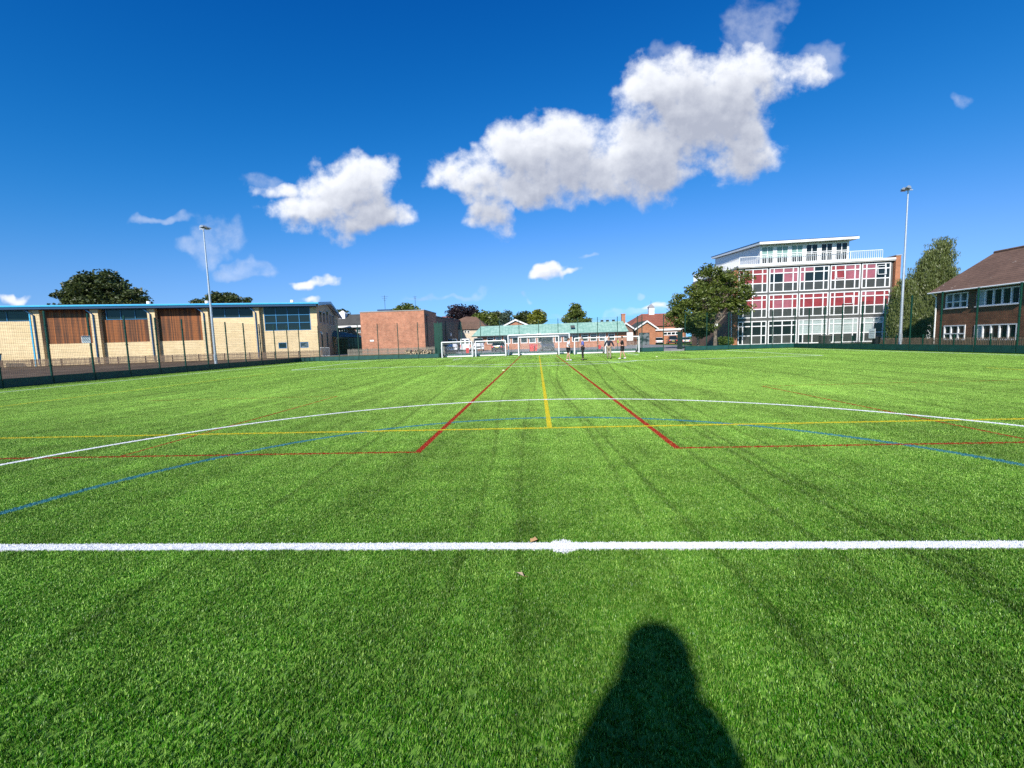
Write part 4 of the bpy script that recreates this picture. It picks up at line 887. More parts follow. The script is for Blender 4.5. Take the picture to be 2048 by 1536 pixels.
for i in range(n): f_ = i/n; x, y = bl[0]*f_+.1, -.1+(bl[1]+.1)*f_; mb.box(x-.03, x+.03, y-.03, y+.03, htop-.15, htop+1.05)
mb.bar((.1, -.1, htop+1.05), (bl[0]+.1, bl[1], htop+1.05), .06); mb.build('side_balustrade', white, W.root)
# ------------------------------------------------------------------ brown brick house (right edge)
Hs = Fac((36, 42.35), (36, 17), .05, 'brown_brick_building', 'brown brick two storey building with pitched tiled roof at the right edge')
ez = Hs.loc(1900, 581.5)[1]
def wpx(xa, xb, yt, yb): x0 = Hs.loc(xa, yb)[0]; x1 = Hs.loc(xb, yb-5)[0]; return (x0, x1, Hs.loc(xa, yb)[1], Hs.loc(xa, yt)[1])
wins_ = [(wpx(1891.3, 1935.8, 588.5, 618), 3), (wpx(1953, 2041, 581, 613.5), 5), (wpx(1886.8, 1930, 651, 680), 3), (wpx(1948, 2034, 649.5, 680), 5)]
a_, b_2 = wins_[1][0], wins_[3][0]
wins_ += [((a_[1]+2.2, a_[1]+5, a_[2], a_[3]), 4), ((b_2[1]+2.2, b_2[1]+5, b_2[2], b_2[3]), 4)]
wm = MB(); wall_mesh(wm, 0, Hs.L, 0, ez, [w[0] for w in wins_], 0, .3); wm.build('wall', brownbrick, Hs.root)
rz_ = Hs.loc(1970, 509, 5.0)[1]
MB().yz([(.302, 0), (10, 0), (10, ez), (5, rz_-.25), (.302, ez)], 0, .3).build('gable_wall', brownbrick, Hs.root)
for k_, (w4, n) in enumerate(wins_):
    window(Hs, w4[0]+.005, w4[1]-.005, w4[2]+.005, w4[3]-.005, bars(n, w4[1]-w4[0]-.01), ((w4[3]-w4[2])*.42,) if n == 3 else (), .09, -.02, sill=True, pane=(glassg if n == 3 and k_ == 0 else glass), blinds=((whiteblind, [(0, 0)] if n == 5 else []),), depth=.1, dy=.08)
MB().yz([(-.45, ez-.02), (5, rz_), (10.45, ez-.02), (10.45, ez-.14), (5, rz_-.14), (-.45, ez-.14)], -.35, Hs.L).build('roof', browntile, Hs.root)
MB().tube([(-.3, -.52, ez-.08), (Hs.L, -.52, ez-.08)], .065, 8).build('gutter', white, Hs.root, True)
MB().tube([(.15, -.5, ez-.15), (.1, -.1, ez-.5), (.1, -.09, 0)], .06, 8).build('downpipe', white, Hs.root, True)
MB().tube([(-.35, 5, rz_+.02), (Hs.L, 5, rz_+.02)], .12, 8).build('ridge_tiles', browntile, Hs.root)
picket_fence((34.2, 47), (34.2, 20), .12, 'brown picket fence at the foot of the brown brick building', .8, picket)
ph = atX(1998, 667, 32.2).z
fence([(32.2, 50), (32.2, 14)], 'lower green mesh fence between the touchline fence and the brown building', step=2.7, h=ph-.05, kick=0, postw=.06, group='low green mesh fences')
# pale outbuildings beyond the birch
o_ = thing('outbuilding', 'low white outbuilding seen under the weeping birch', 'outbuilding', (*atY(1862, 690, 75)[:2], .12), 0)
MB().xz([(-4.5, 0), (4.5, 0), (4.5, 2.2), (0, 3.0), (-4.5, 2.2)], 0, 5).build('wall', white, o_); MB().box(-1.9, -.8, -.04, -.002, 0, 1.9).build('door', dkband, o_); MB().box(1, 2.6, -.04, -.002, .9, 1.8).build('window', glass, o_)
MB().xz([(-4.8, 2.15), (0, 3.05), (4.8, 2.15), (4.8, 2.27), (0, 3.17), (-4.8, 2.27)], -.3, 5.2).build('roof', roofgrey, o_)
# cabinet, litter bin
P_ = atY(1649, 688, 56); c_ = thing('utility_cabinet', 'grey green utility cabinet at the foot of the classroom block', 'cabinet', (P_.x, 56, .12), 0)
MB().box(-.55, .55, -.3, .3, .05, 1.15).build('body', infill, c_, bevel=.02); MB().box(-.6, .6, -.35, .35, 1.15, 1.22).box(-.58, .58, -.33, .33, 0, .05).build('lid', greytrim, c_); MB().box(.38, .42, -.33, -.301, .5, .65).build('handle', galv, c_)
P_ = atX(1752, 688, 30.6); c_ = thing('litter_bin', 'black litter bin below the white notice board on the right', 'bin', (P_.x, P_.y, .12), 0)
MB().tube([(0, 0, 0), (0, 0, .95)], [.24, .29], 14).build('body', darkm, c_, True); MB().tube([(0, 0, .95), (0, 0, 1.02), (0, 0, 1.12)], [.31, .31, .18], 14).build('lid', darkm, c_, True)
# ------------------------------------------------------------------ trees
def leaves(name, centres, rad, per, size, mat, parent, seed, flat=.6, droop=0.0):
    r = np.random.default_rng(seed); C = np.array(centres); K = len(C); n = K*per
    c = np.repeat(C, per, 0); rr_ = np.repeat(np.array(rad), per)
    off = r.normal(0, 1, (n, 3)); off /= np.maximum(1, np.linalg.norm(off, axis=1, keepdims=True)/1.6); off *= rr_[:, None]*.62; off[:, 2] *= flat
    if droop: off[:, 2] = -np.abs(r.exponential(droop, n)); off[:, :2] *= .55
    p = c+off; a = r.normal(0, 1, (n, 3)); a[:, 2] *= .6
    if droop: a = np.stack([r.normal(0, .25, n), r.normal(0, .25, n), np.ones(n)], 1)
    a /= np.linalg.norm(a, axis=1, keepdims=True); b = np.cross(a, r.normal(0, 1, (n, 3))); b /= np.linalg.norm(b, axis=1, keepdims=True)
    s = size*r.uniform(.6, 1.35, n)[:, None]; a = a*s*(1.0 if not droop else 1.5); b = b*s*.62*(1 if not droop else .6)
    V = np.stack([p-a, p+b*.9, p+a, p-b*.9], 1).reshape(-1, 3)
    me = bpy.data.meshes.new(name); me.vertices.add(n*4); me.vertices.foreach_set('co', V.reshape(-1)); me.loops.add(n*4)
    me.loops.foreach_set('vertex_index', np.arange(n*4, dtype=np.int32)); me.polygons.add(n); me.polygons.foreach_set('loop_start', np.arange(n, dtype=np.int32)*4); me.update(calc_edges=True)
    t1 = np.repeat(np.clip(r.normal(.5, .22, K), 0, 1), per)*.55+np.clip(r.normal(.5, .25, n), 0, 1)*.45
    me.attributes.new('tint', 'FLOAT', 'POINT').data.foreach_set('value', np.repeat(t1, 4).astype(np.float32)); me.materials.append(mat)
    o = bpy.data.objects.new(name, me); COL.objects.link(o); o.parent = parent; return o
def tree(name, label, Y, tpx, tpy, lobes, mat, K, per, size, z0=.1, seed=1, trunk=.2, cl=.9, group=None, cat='tree', droop=0.0, surf=.55, limbs=7, thick=.8, split=None):
    b = atY(tpx, tpy, Y); base = Vector((b.x, Y, z0)); r = np.random.default_rng(seed)
    root = thing(name, label, cat, base, 0, group)
    L = []
    for cx, cy, rx, ry in lobes:
        c = atY(cx, cy, Y)-base; L.append((c, abs(atY(cx+rx, cy, Y).x-atY(cx, cy, Y).x), abs(atY(cx, cy-ry, Y).z-atY(cx, cy, Y).z)))
    vol = np.array([l[1]*l[2] for l in L]); vol /= vol.sum(); C = []; Rr = []
    for _ in range(K):
        l = L[r.choice(len(L), p=vol)]; d = r.normal(0, 1, 3); d /= np.linalg.norm(d); q = r.uniform(surf, 1.0)**(1/1.5)
        C.append((l[0].x+d[0]*l[1]*q, l[0].y+d[1]*l[1]*thick*q, l[0].z+d[2]*l[2]*q)); Rr.append(cl*r.uniform(.6, 1.25))
    leaves('crown', C, Rr, per, size, mat, root, seed+50, droop=droop)
    mb = MB(); top = max(l[0].z for l in L); fork = Vector((0, 0, split if split else max(.8, min(l[0].z-l[2] for l in L)*.9+.5)))
    mb.tube([(0, 0, -.1), (trunk*.1, 0, fork.z*.5), fork], [trunk*1.25, trunk, trunk*.85], 10)
    idx = r.choice(len(C), size=min(limbs, len(C)), replace=False)
    for i in idx:
        e = Vector(C[i]); m_ = fork.lerp(e, .45)+Vector((0, 0, .12*(e-fork).length)); mb.tube([fork-Vector((0, 0, .2)), m_, e], [trunk*.55, trunk*.3, trunk*.07], 7)
        for j in r.choice(len(C), size=2, replace=False):
            f2 = Vector(C[j])
            if (f2-m_).length < (e-fork).length*.9: mb.tube([m_, m_.lerp(f2, .5)+Vector((0, 0, .2)), f2], [trunk*.25, trunk*.13, trunk*.04], 5)
    mb.build('trunk', bark, root, True)
    return root
lv_dark = leafmat('dark_leaf', (.022, .040, .010), (.09, .115, .025)); lv_mid = leafmat('mid_leaf', (.045, .08, .012), (.20, .24, .042))
lv_yel = leafmat('yellow_leaf', (.08, .10, .008), (.26, .28, .03)); lv_cop = leafmat('copper_leaf', (.012, .010, .016), (.05, .03, .035)); lv_bir = leafmat('birch_leaf', (.055, .08, .018), (.22, .26, .07))
GRP = 'trees beyond the buildings'
tree('cedar_tree', 'large dark spreading tree rising behind the buff sports hall roof', 92, 205, 650, [(205, 590, 62, 40), (165, 600, 45, 35), (160, 575, 32, 25), (250, 600, 38, 22), (200, 563, 38, 22)], lv_dark, 210, 85, .34, seed=2, trunk=.6, cl=1.5, surf=.35, group=GRP)
tree('broadleaf_tree', 'low rounded dark tree top peeping over the hall roof behind the floodlight', 112, 452, 650, [(452, 606, 42, 18), (440, 600, 20, 13)], lv_dark, 70, 60, .34, seed=3, trunk=.4, cl=1.5, group=GRP)
tree('broadleaf_tree', 'tiny tree top just left of the floodlight mast over the hall roof', 118, 398, 650, [(398, 609, 13, 7)], lv_dark, 16, 50, .3, seed=4, trunk=.3, cl=1.2, group=GRP)
tree('broadleaf_tree', 'small dark tree behind the white cupola of the link building', 130, 688, 660, [(688, 628, 14, 8)], lv_dark, 20, 50, .35, seed=5, trunk=.3, cl=1.3, group=GRP)
tree('broadleaf_tree', 'rounded green tree top behind the red brick block parapet', 125, 812, 660, [(812, 620, 20, 10), (800, 624, 12, 6)], lv_mid, 34, 55, .35, seed=6, trunk=.4, cl=1.4, group=GRP)
tree('copper_beech', 'dark purple copper beech above the brown hip roofed house', 128, 926, 670, [(926, 624, 26, 15), (942, 630, 16, 12), (908, 630, 13, 9)], lv_cop, 75, 60, .32, seed=7, trunk=.5, cl=1.4, group=GRP)
tree('broadleaf_tree', 'dark green bushy tree right of the copper beech', 126, 968, 670, [(965, 640, 17, 14), (978, 641, 14, 13)], lv_mid, 50, 60, .36, seed=8, trunk=.4, cl=1.5, group=GRP)
tree('broadleaf_tree', 'olive green tree between the bushy tree and the feathery one', 130, 992, 670, [(992, 640, 13, 14)], lv_dark, 34, 60, .36, seed=9, trunk=.4, cl=1.4, group=GRP)
tree('feathery_tree', 'loose bluish feathery tree behind the white gable', 122, 1015, 670, [(1016, 636, 12, 14), (1010, 645, 12, 9)], leafmat('blue_leaf', (.035, .06, .035), (.13, .18, .11)), 34, 34, .26, seed=10, trunk=.3, cl=1.3, group=GRP)
tree('broadleaf_tree', 'dark round tree between the feathery tree and the yellow green one', 118, 1046, 670, [(1046, 638, 14, 12)], lv_dark, 36, 60, .34, seed=11, trunk=.4, cl=1.3, group=GRP)
tree('maple_tree', 'bright yellow green tree behind the green copper roof', 108, 1075, 670, [(1075, 636, 15, 14), (1071, 644, 16, 9)], lv_yel, 55, 60, .3, seed=12, trunk=.3, cl=1.1, group=GRP)
tree('conifer_tree', 'pointed dark green tree rising behind the middle of the green roof', 112, 1152, 670, [(1150, 640, 26, 9), (1151, 630, 16, 9), (1151, 619, 9, 9), (1151, 611, 4, 5), (1170, 641, 12, 6)], lv_mid, 80, 55, .28, seed=13, trunk=.3, cl=1.0, group=GRP)
tree('hedge_tree', 'dark trees filling the gap behind the orange annexe', 118, 1385, 670, [(1385, 650, 30, 14)], lv_dark, 50, 55, .36, seed=14, trunk=.3, cl=1.6, group=GRP)
# the big leafy tree in front of the classroom block
tree('cherry_tree', 'large leafy tree with pale forked trunk in front of the classroom block', 56.5, 1430, 690, [(1408, 600, 55, 38), (1450, 585, 46, 42), (1420, 560, 30, 30), (1380, 625, 46, 26), (1352, 634, 30, 17), (1480, 600, 26, 34), (1455, 548, 22, 22), (1490, 555, 14, 18), (1365, 605, 28, 20), (1402, 646, 36, 14), (1410, 541, 10, 14)],
     lv_mid, 300, 70, .14, z0=.12, seed=21, trunk=.21, cl=.72, surf=.3, limbs=16, thick=.85, split=3.0)
P_ = atY(1431, 650, 56.2); s_ = thing('notice_sign', 'small blank white plate fixed high on the pale tree trunk', 'sign', (P_.x, 56.18, P_.z), 0)
MB().box(-.26, .26, -.015, .015, -.14, .14).build('sign_board', white, s_, bevel=.004); MB().box(-.02, .02, .016, .06, -.1, .1).build('bracket', galv, s_)
tree('hawthorn_tree', 'small dark tree with twisted trunk left of the large leafy tree', 58.5, 1396, 690, [(1390, 652, 30, 17), (1412, 655, 18, 15), (1405, 668, 12, 8)], lv_dark, 95, 75, .13, z0=.12, seed=22, trunk=.17, cl=.6, surf=.3, limbs=8, split=1.7)
tree('shrub', 'bright green rounded shrub at the foot of the leafy tree', 57, 1449, 690, [(1449, 681, 15, 8), (1455, 684, 10, 6)], leafmat('shrub_leaf', (.05, .10, .008), (.17, .25, .03)), 60, 70, .08, z0=.12, seed=23, trunk=.04, cl=.3, cat='shrub', split=.3)
# weeping birches at the right
tree('birch_tree', 'tall weeping birch with wispy top between the classroom block and brown building', 52, 1866, 690, [(1866, 555, 34, 48), (1880, 508, 24, 30), (1886, 480, 13, 14), (1842, 560, 26, 36), (1893, 560, 20, 36), (1850, 605, 36, 34), (1885, 610, 24, 30), (1858, 522, 18, 22)], lv_bir, 560, 130, .085, z0=.12, seed=31, trunk=.24, cl=.95, droop=.85, surf=.2, limbs=14, split=3.0)
tree('birch_tree', 'lower yellowish weeping birch behind the right floodlight mast', 49.5, 1806, 690, [(1805, 600, 24, 38), (1795, 635, 18, 28), (1822, 625, 24, 32), (1812, 570, 14, 22), (1835, 640, 16, 26)], lv_bir, 440, 130, .085, z0=.12, seed=32, trunk=.18, cl=.85, droop=.8, surf=.2, limbs=10, split=2.2)
# ------------------------------------------------------------------ vehicles
def wheelset(root, W2, ys, rad, wdt=.2):
    for y in ys:
        for s in (-1, 1):
            o = MB().tube([(s*W2-s*wdt, y, rad), (s*W2, y, rad)], rad, 16).build('wheel', rubber, root); MB().tube([(s*W2+s*.004, y, rad), (s*W2+s*.02, y, rad)], rad*.6, 12).build('rim', galv, o)
def loft(mb, secs):
    n = len(secs[0]); base = len(mb.v)
    for s in secs: mb.v += s
    for i in range(len(secs)-1):
        for k in range(n): j = (k+1) % n; q = base+i*n; mb.f.append((q+k, q+j, q+n+j, q+n+k))
    mb.f.append(tuple(base+k for k in range(n))[::-1]); q = base+(len(secs)-1)*n; mb.f.append(tuple(q+k for k in range(n)))
def car(loc, rz, label, paint, L=4.4, Wd=1.8, Hh=1.48, group='cars in the school car park', rear=True):
    """front faces local -y"""
    r_ = thing('parked_car', label, 'car', loc, rz, group); h = Wd/2; b = Hh*.6
    prof = [(-L/2, .35, .62, .9), (-L/2+.15, .25, .72, .97), (-L/2+1.1, .22, b-.03, 1), (0, .22, b, 1), (L/2-.5, .22, b+.02, 1), (L/2-.08, .28, b-.02, .97), (L/2, .38, b-.15, .92)]
    def sec(y, z0, z1, k): w_ = h*k; return [(-w_*.94, y, z0), (w_*.94, y, z0), (w_, y, z0+.2), (w_, y, z1-.16), (w_*.93, y, z1-.03), (w_*.8, y, z1), (-w_*.8, y, z1), (-w_*.93, y, z1-.03), (-w_, y, z1-.16), (-w_, y, z0+.2)]
    mb = MB(); loft(mb, [sec(*p) for p in prof]); mb.build('body', paint, r_, True)
    cab = [(-L/2+1.15, b-.06, b-.02, .86), (-L/2+1.85, b-.06, Hh-.06, .74), (-.1, b-.06, Hh, .74), (L/2-.95, b-.06, Hh-.06, .72), (L/2-.22, b-.06, b+.02, .84)]
    def cs(y, z0, z1, k): return [(-h*.92, y, z0), (h*.92, y, z0), (h*k, y, z1), (-h*k, y, z1)]
    mb = MB(); loft(mb, [cs(*p) for p in cab]); mb.build('cabin_glass', glass, r_)
    MB().prism([(-h*.73, -L/2+1.95, Hh-.05), (h*.73, -L/2+1.95, Hh-.05), (h*.71, L/2-1.0, Hh-.05), (-h*.71, L/2-1.0, Hh-.05)], [(-h*.68, -L/2+2.1, Hh+.025), (h*.68, -L/2+2.1, Hh+.025), (h*.66, L/2-1.1, Hh+.015), (-h*.66, L/2-1.1, Hh+.015)]).build('roof', paint, r_, bevel=.02)
    wheelset(r_, h, (-L/2+.85, L/2-.85), .32)
    for s in (-1, 1):
        MB().box(s*h*.62, s*h*.9, L/2-.06, L/2+.015, b-.38, b-.14).build('tail_light', redm, r_, bevel=.02); MB().box(s*h*.55, s*h*.88, -L/2-.01, -L/2+.1, .55, .7).build('headlight', lampglass, r_, bevel=.02)
        MB().box(s*h, s*(h+.16), -L/2+1.5, -L/2+1.62, b-.08, b+.07).build('wing_mirror', paint, r_, bevel=.02)
    MB().box(-.26, .26, L/2+.0, L/2+.02, .62, .74).build('number_plate', plain('plate_%d' % len(MATS), (.6, .5, .1), .5), r_)
    MB().box(-h*.9, h*.9, L/2-.1, L/2+.04, .25, .45).build('bumper', darkm, r_, bevel=.03)
    return r_
def van(loc, rz, label, paint, L=5.6, Wd=1.85, Hh=2.3, back=False):
    """front faces local -y"""
    r_ = thing('minibus', label, 'minibus', loc, rz, 'white minibuses parked by the brick wing'); h = Wd/2
    def sec(y, z0, z1, k): w_ = h; return [(-w_*.95, y, z0), (w_*.95, y, z0), (w_, y, z0+.3), (w_, y, min(1.15, z1-.1)), (w_*k, y, z1-.12), (w_*(k-.1), y, z1), (-w_*(k-.1), y, z1), (-w_*k, y, z1-.12), (-w_, y, min(1.15, z1-.1)), (-w_, y, z0+.3)]
    mb = MB(); loft(mb, [sec(-L/2, .4, 1.0, .94), sec(-L/2+.25, .3, 1.2, .92), sec(-L/2+.75, .3, 1.42, .9), sec(-L/2+1.5, .3, Hh-.08, .86), sec(-L/2+1.9, .3, Hh, .87), sec(L/2-.1, .3, Hh, .87), sec(L/2, .35, Hh-.08, .86)]); mb.build('body', paint, r_, True)
    MB().prism([(-h*.86, -L/2+.72, 1.44), (h*.86, -L/2+.72, 1.44), (h*.78, -L/2+1.42, 2.22), (-h*.78, -L/2+1.42, 2.22)], [(-h*.86, -L/2+.68, 1.47), (h*.86, -L/2+.68, 1.47), (h*.78, -L/2+1.38, 2.25), (-h*.78, -L/2+1.38, 2.25)]).build('windscreen', glass, r_)
    for s in (-1, 1):
        for y0, y1 in ((-L/2+1.5, -L/2+2.3), (-L/2+2.45, -L/2+3.6), (-L/2+3.75, L/2-.2)):
            MB().prism([(s*(h+.0), y0, 1.3), (s*(h+.0), y1, 1.3), (s*h*.92, y1, 2.05), (s*h*.92, y0, 2.05)], [(s*(h+.02), y0, 1.3), (s*(h+.02), y1, 1.3), (s*(h*.92+.02), y1, 2.05), (s*(h*.92+.02), y0, 2.05)]).build('side_window', glass, r_)
        o = MB().box(s*.06, s*h*.86, L/2+.0, L/2+.025, .55, 2.2).build('rear_door', paint, r_, bevel=.01); MB().box(s*.14, s*h*.72, L/2+.026, L/2+.034, 1.4, 2.05).build('pane', glass, o)
        MB().box(s*h*.66, s*h*.92, -L/2-.03, -L/2+.1, .72, .95).build('headlight', lampglass, r_, bevel=.02); MB().box(s*h*.87, s*h*.99, L/2-.05, L/2+.02, .7, 1.2).build('tail_light', redm, r_)
        MB().box(s*(h+.02), s*(h+.25), -L/2+1.2, -L/2+1.3, 1.35, 1.65).build('wing_mirror', darkm, r_, bevel=.02)
    MB().box(-h*.55, h*.55, -L/2-.03, -L/2+.02, .62, .86).build('grille', darkm, r_); MB().box(-.26, .26, -L/2-.07, -L/2-.04, .42, .54).build('number_plate', white, r_)
    wheelset(r_, h, (-L/2+1.0, L/2-1.3), .36)
    return r_
wpaint = plain('white_car_paint', (.72, .73, .74), .25, var=.03, coat=.8); dpaint = plain('dark_car_paint', (.02, .024, .03), .25, var=.05, coat=.8); gpaint = plain('grey_car_paint', (.05, .055, .06), .28, var=.05, coat=.8)
def pos(px, Y, z=.18): p = atY(px, 690, Y); return (p.x, Y, z)
van(pos(905.5, 80), R(8), 'white minibus seen from the front, leftmost beside the brown brick wing', wpaint)
van(pos(932, 82), R(186), 'white minibus seen from behind with two rear door windows', wpaint)
van(pos(957, 79), R(8), 'white minibus seen from the front behind the second small goal', wpaint)
car(pos(998, 72), R(176), 'dark car seen through the second small goal', dpaint, 4.5, 1.9, 1.7)
car(pos(1094, 66), R(4), 'dark grey tall car seen through the nets of the larger goals', gpaint, 4.6, 1.85, 1.9)
car(pos(1318, 99, .1), R(168), 'white hatchback parked nose to the orange brick annexe', wpaint, 4.2, 1.8, 1.5)
car(pos(1344, 97, .1), R(170), 'dark car parked right of the white hatchback by the annexe', dpaint, 4.6, 1.95, 1.75)
car(pos(1369, 99, .1), R(172), 'white car partly hidden behind the green gate leaf on the right', wpaint, 4.2, 1.75, 1.45)
def wheelie(px, Y, label, k=1.0, mat=None):
    p = pos(px, Y); b = thing('rubbish_bin', label, 'bin', p, R(10), 'red bins in the car park'); mat = mat or redm
    MB().prism([(-.24*k, -.24*k, .08), (.24*k, -.24*k, .08), (.24*k, .24*k, .08), (-.24*k, .24*k, .08)], [(-.3*k, -.34*k, .95*k), (.3*k, -.34*k, .95*k), (.3*k, .34*k, .95*k), (-.3*k, .34*k, .95*k)]).build('body', mat, b, bevel=.02)
    MB().xz([(-.33*k, .955*k), (.33*k, .955*k), (.28*k, 1.05*k), (-.28*k, 1.05*k)], -.38*k, .38*k).build('lid', mat, b, bevel=.02)
    for s in (-1, 1): MB().tube([(s*.25*k, .3*k, .1), (s*.3*k, .3*k, .1)], .1, 10).build('wheel', rubber, b)
wheelie(934.5, 62, 'red bin seen through the leftmost small goal', .78); wheelie(1063, 62, 'red bin seen through the full size goal, left of a pair', 1.05); wheelie(1070, 62.5, 'red bin seen through the full size goal, right of a pair', 1.0); wheelie(1199, 64, 'small red bin seen between the two small right goals', .6)
MB0 = None
# ------------------------------------------------------------------ leaves and marker discs on the turf
def fallen(px, py, label, col, rz):
    p = gnd(px, py, .035); l = thing('fallen_leaf', label, 'leaf', p, rz, 'fallen leaves near the halfway line'); mb = MB()
    mb.face([(-.035, 0, 0), (0, -.018, .012), (.038, 0, .004), (0, .02, .016)]); mb.face([(.0, .02, .016), (.038, 0, .004), (.03, .03, .02)]); mb.face([(-.035, 0, 0), (0, .02, .016), (-.02, .028, .018)])
    mb.build('blade', plain('leaf_%d' % int(px), col, .7), l); MB().tube([(-.035, 0, 0), (-.06, -.01, .006)], .0015, 5).build('stalk', plain('stalk_%d' % int(px), (.2, .1, .04), .8), l)
fallen(1068, 1082, 'orange brown fallen leaf just beyond the white halfway line', (.45, .27, .12), .6); fallen(1041, 1149, 'pale brown fallen leaf on the near side of the halfway line', (.40, .31, .2), 2.4)
discm = plain('pale_yellow_disc', (.75, .78, .4), .5)
for px_, py_, lb in ((1313.5, 713.5, 'pale marker disc on the far turf right of the goals'), (782, 718, 'pale marker disc on the far turf in front of the brick block'), (1007, 741, 'pale marker disc left of the left red line')):
    p = gnd(px_, py_, .03); o = thing('marker_disc', lb, 'marker disc', p, 0, 'marker discs on the turf'); MB().tube([(0, 0, 0), (0, 0, .05), (0, 0, .052)], [.10, .045, .02], 14).build('disc', discm, o, True)
# ------------------------------------------------------------------ people
def skin_mesh(name, verts, edges, radii, mat, parent, root=0, sub=2, extra=None):
    me = bpy.data.meshes.new(name+'_t'); me.from_pydata([tuple(v) for v in verts], edges, []); o = bpy.data.objects.new(name+'_t', me); COL.objects.link(o)
    m = o.modifiers.new('s', 'SKIN'); m.use_smooth_shade = True; m.branch_smoothing = .6
    if not me.skin_vertices:
        bm = bmesh.new(); bm.from_mesh(me); bm.verts.layers.skin.verify(); bm.to_mesh(me); bm.free()
    sv = me.skin_vertices[0].data
    for i, r in enumerate(radii): sv[i].radius = (r, r) if not isinstance(r, tuple) else r; sv[i].use_root = (i == root)
    m2 = o.modifiers.new('d', 'SUBSURF'); m2.levels = sub; m2.render_levels = sub
    dg = bpy.context.evaluated_depsgraph_get(); dg.update(); ev = o.evaluated_get(dg); nm = bpy.data.meshes.new_from_object(ev); nm.name = name
    bpy.data.objects.remove(o)
    if extra:
        bm = bmesh.new(); bm.from_mesh(nm); extra(bm); bm.to_mesh(nm); bm.free()
    nm.materials.clear(); nm.materials.append(mat)
    for p in nm.polygons: p.use_smooth = True; p.material_index = 0
    r_ = bpy.data.objects.new(name, nm); COL.objects.link(r_); r_.parent = parent; return r_
skinm = plain('skin', (.55, .30, .2), .5, var=.08)
def head_shape(hc, turn, hair=None):
    def f(bm):
        rr = bmesh.ops.create_uvsphere(bm, u_segments=20, v_segments=14, radius=1)
        for v in rr['verts']:
            x, y, z = v.co; jaw = 1-.22*max(0, -z); q = Vector((x*.075*jaw, y*.096*(1-.10*max(0, -z)), z*.118))
            if y > .8 and -.35 < z < .12 and abs(x) < .28: q.y += .022*(1-abs(x)/.28)                       # nose
            if y > .75 and .05 < z < .3 and .15 < abs(x) < .55: q.y -= .008                                # eye sockets
            if y > .8 and -.62 < z < -.45 and abs(x) < .4: q.y += .004                                      # lips
            q.rotate(Matrix.Rotation(turn, 3, 'Z')); v.co = q+hc
        for s in (-1, 1):
            e = bmesh.ops.create_uvsphere(bm, u_segments=8, v_segments=6, radius=1)
            for v in e['verts']: q = Vector((v.co.x*.012+s*.076, v.co.y*.018, v.co.z*.03)); q.rotate(Matrix.Rotation(turn, 3, 'Z')); v.co = q+hc
    return f
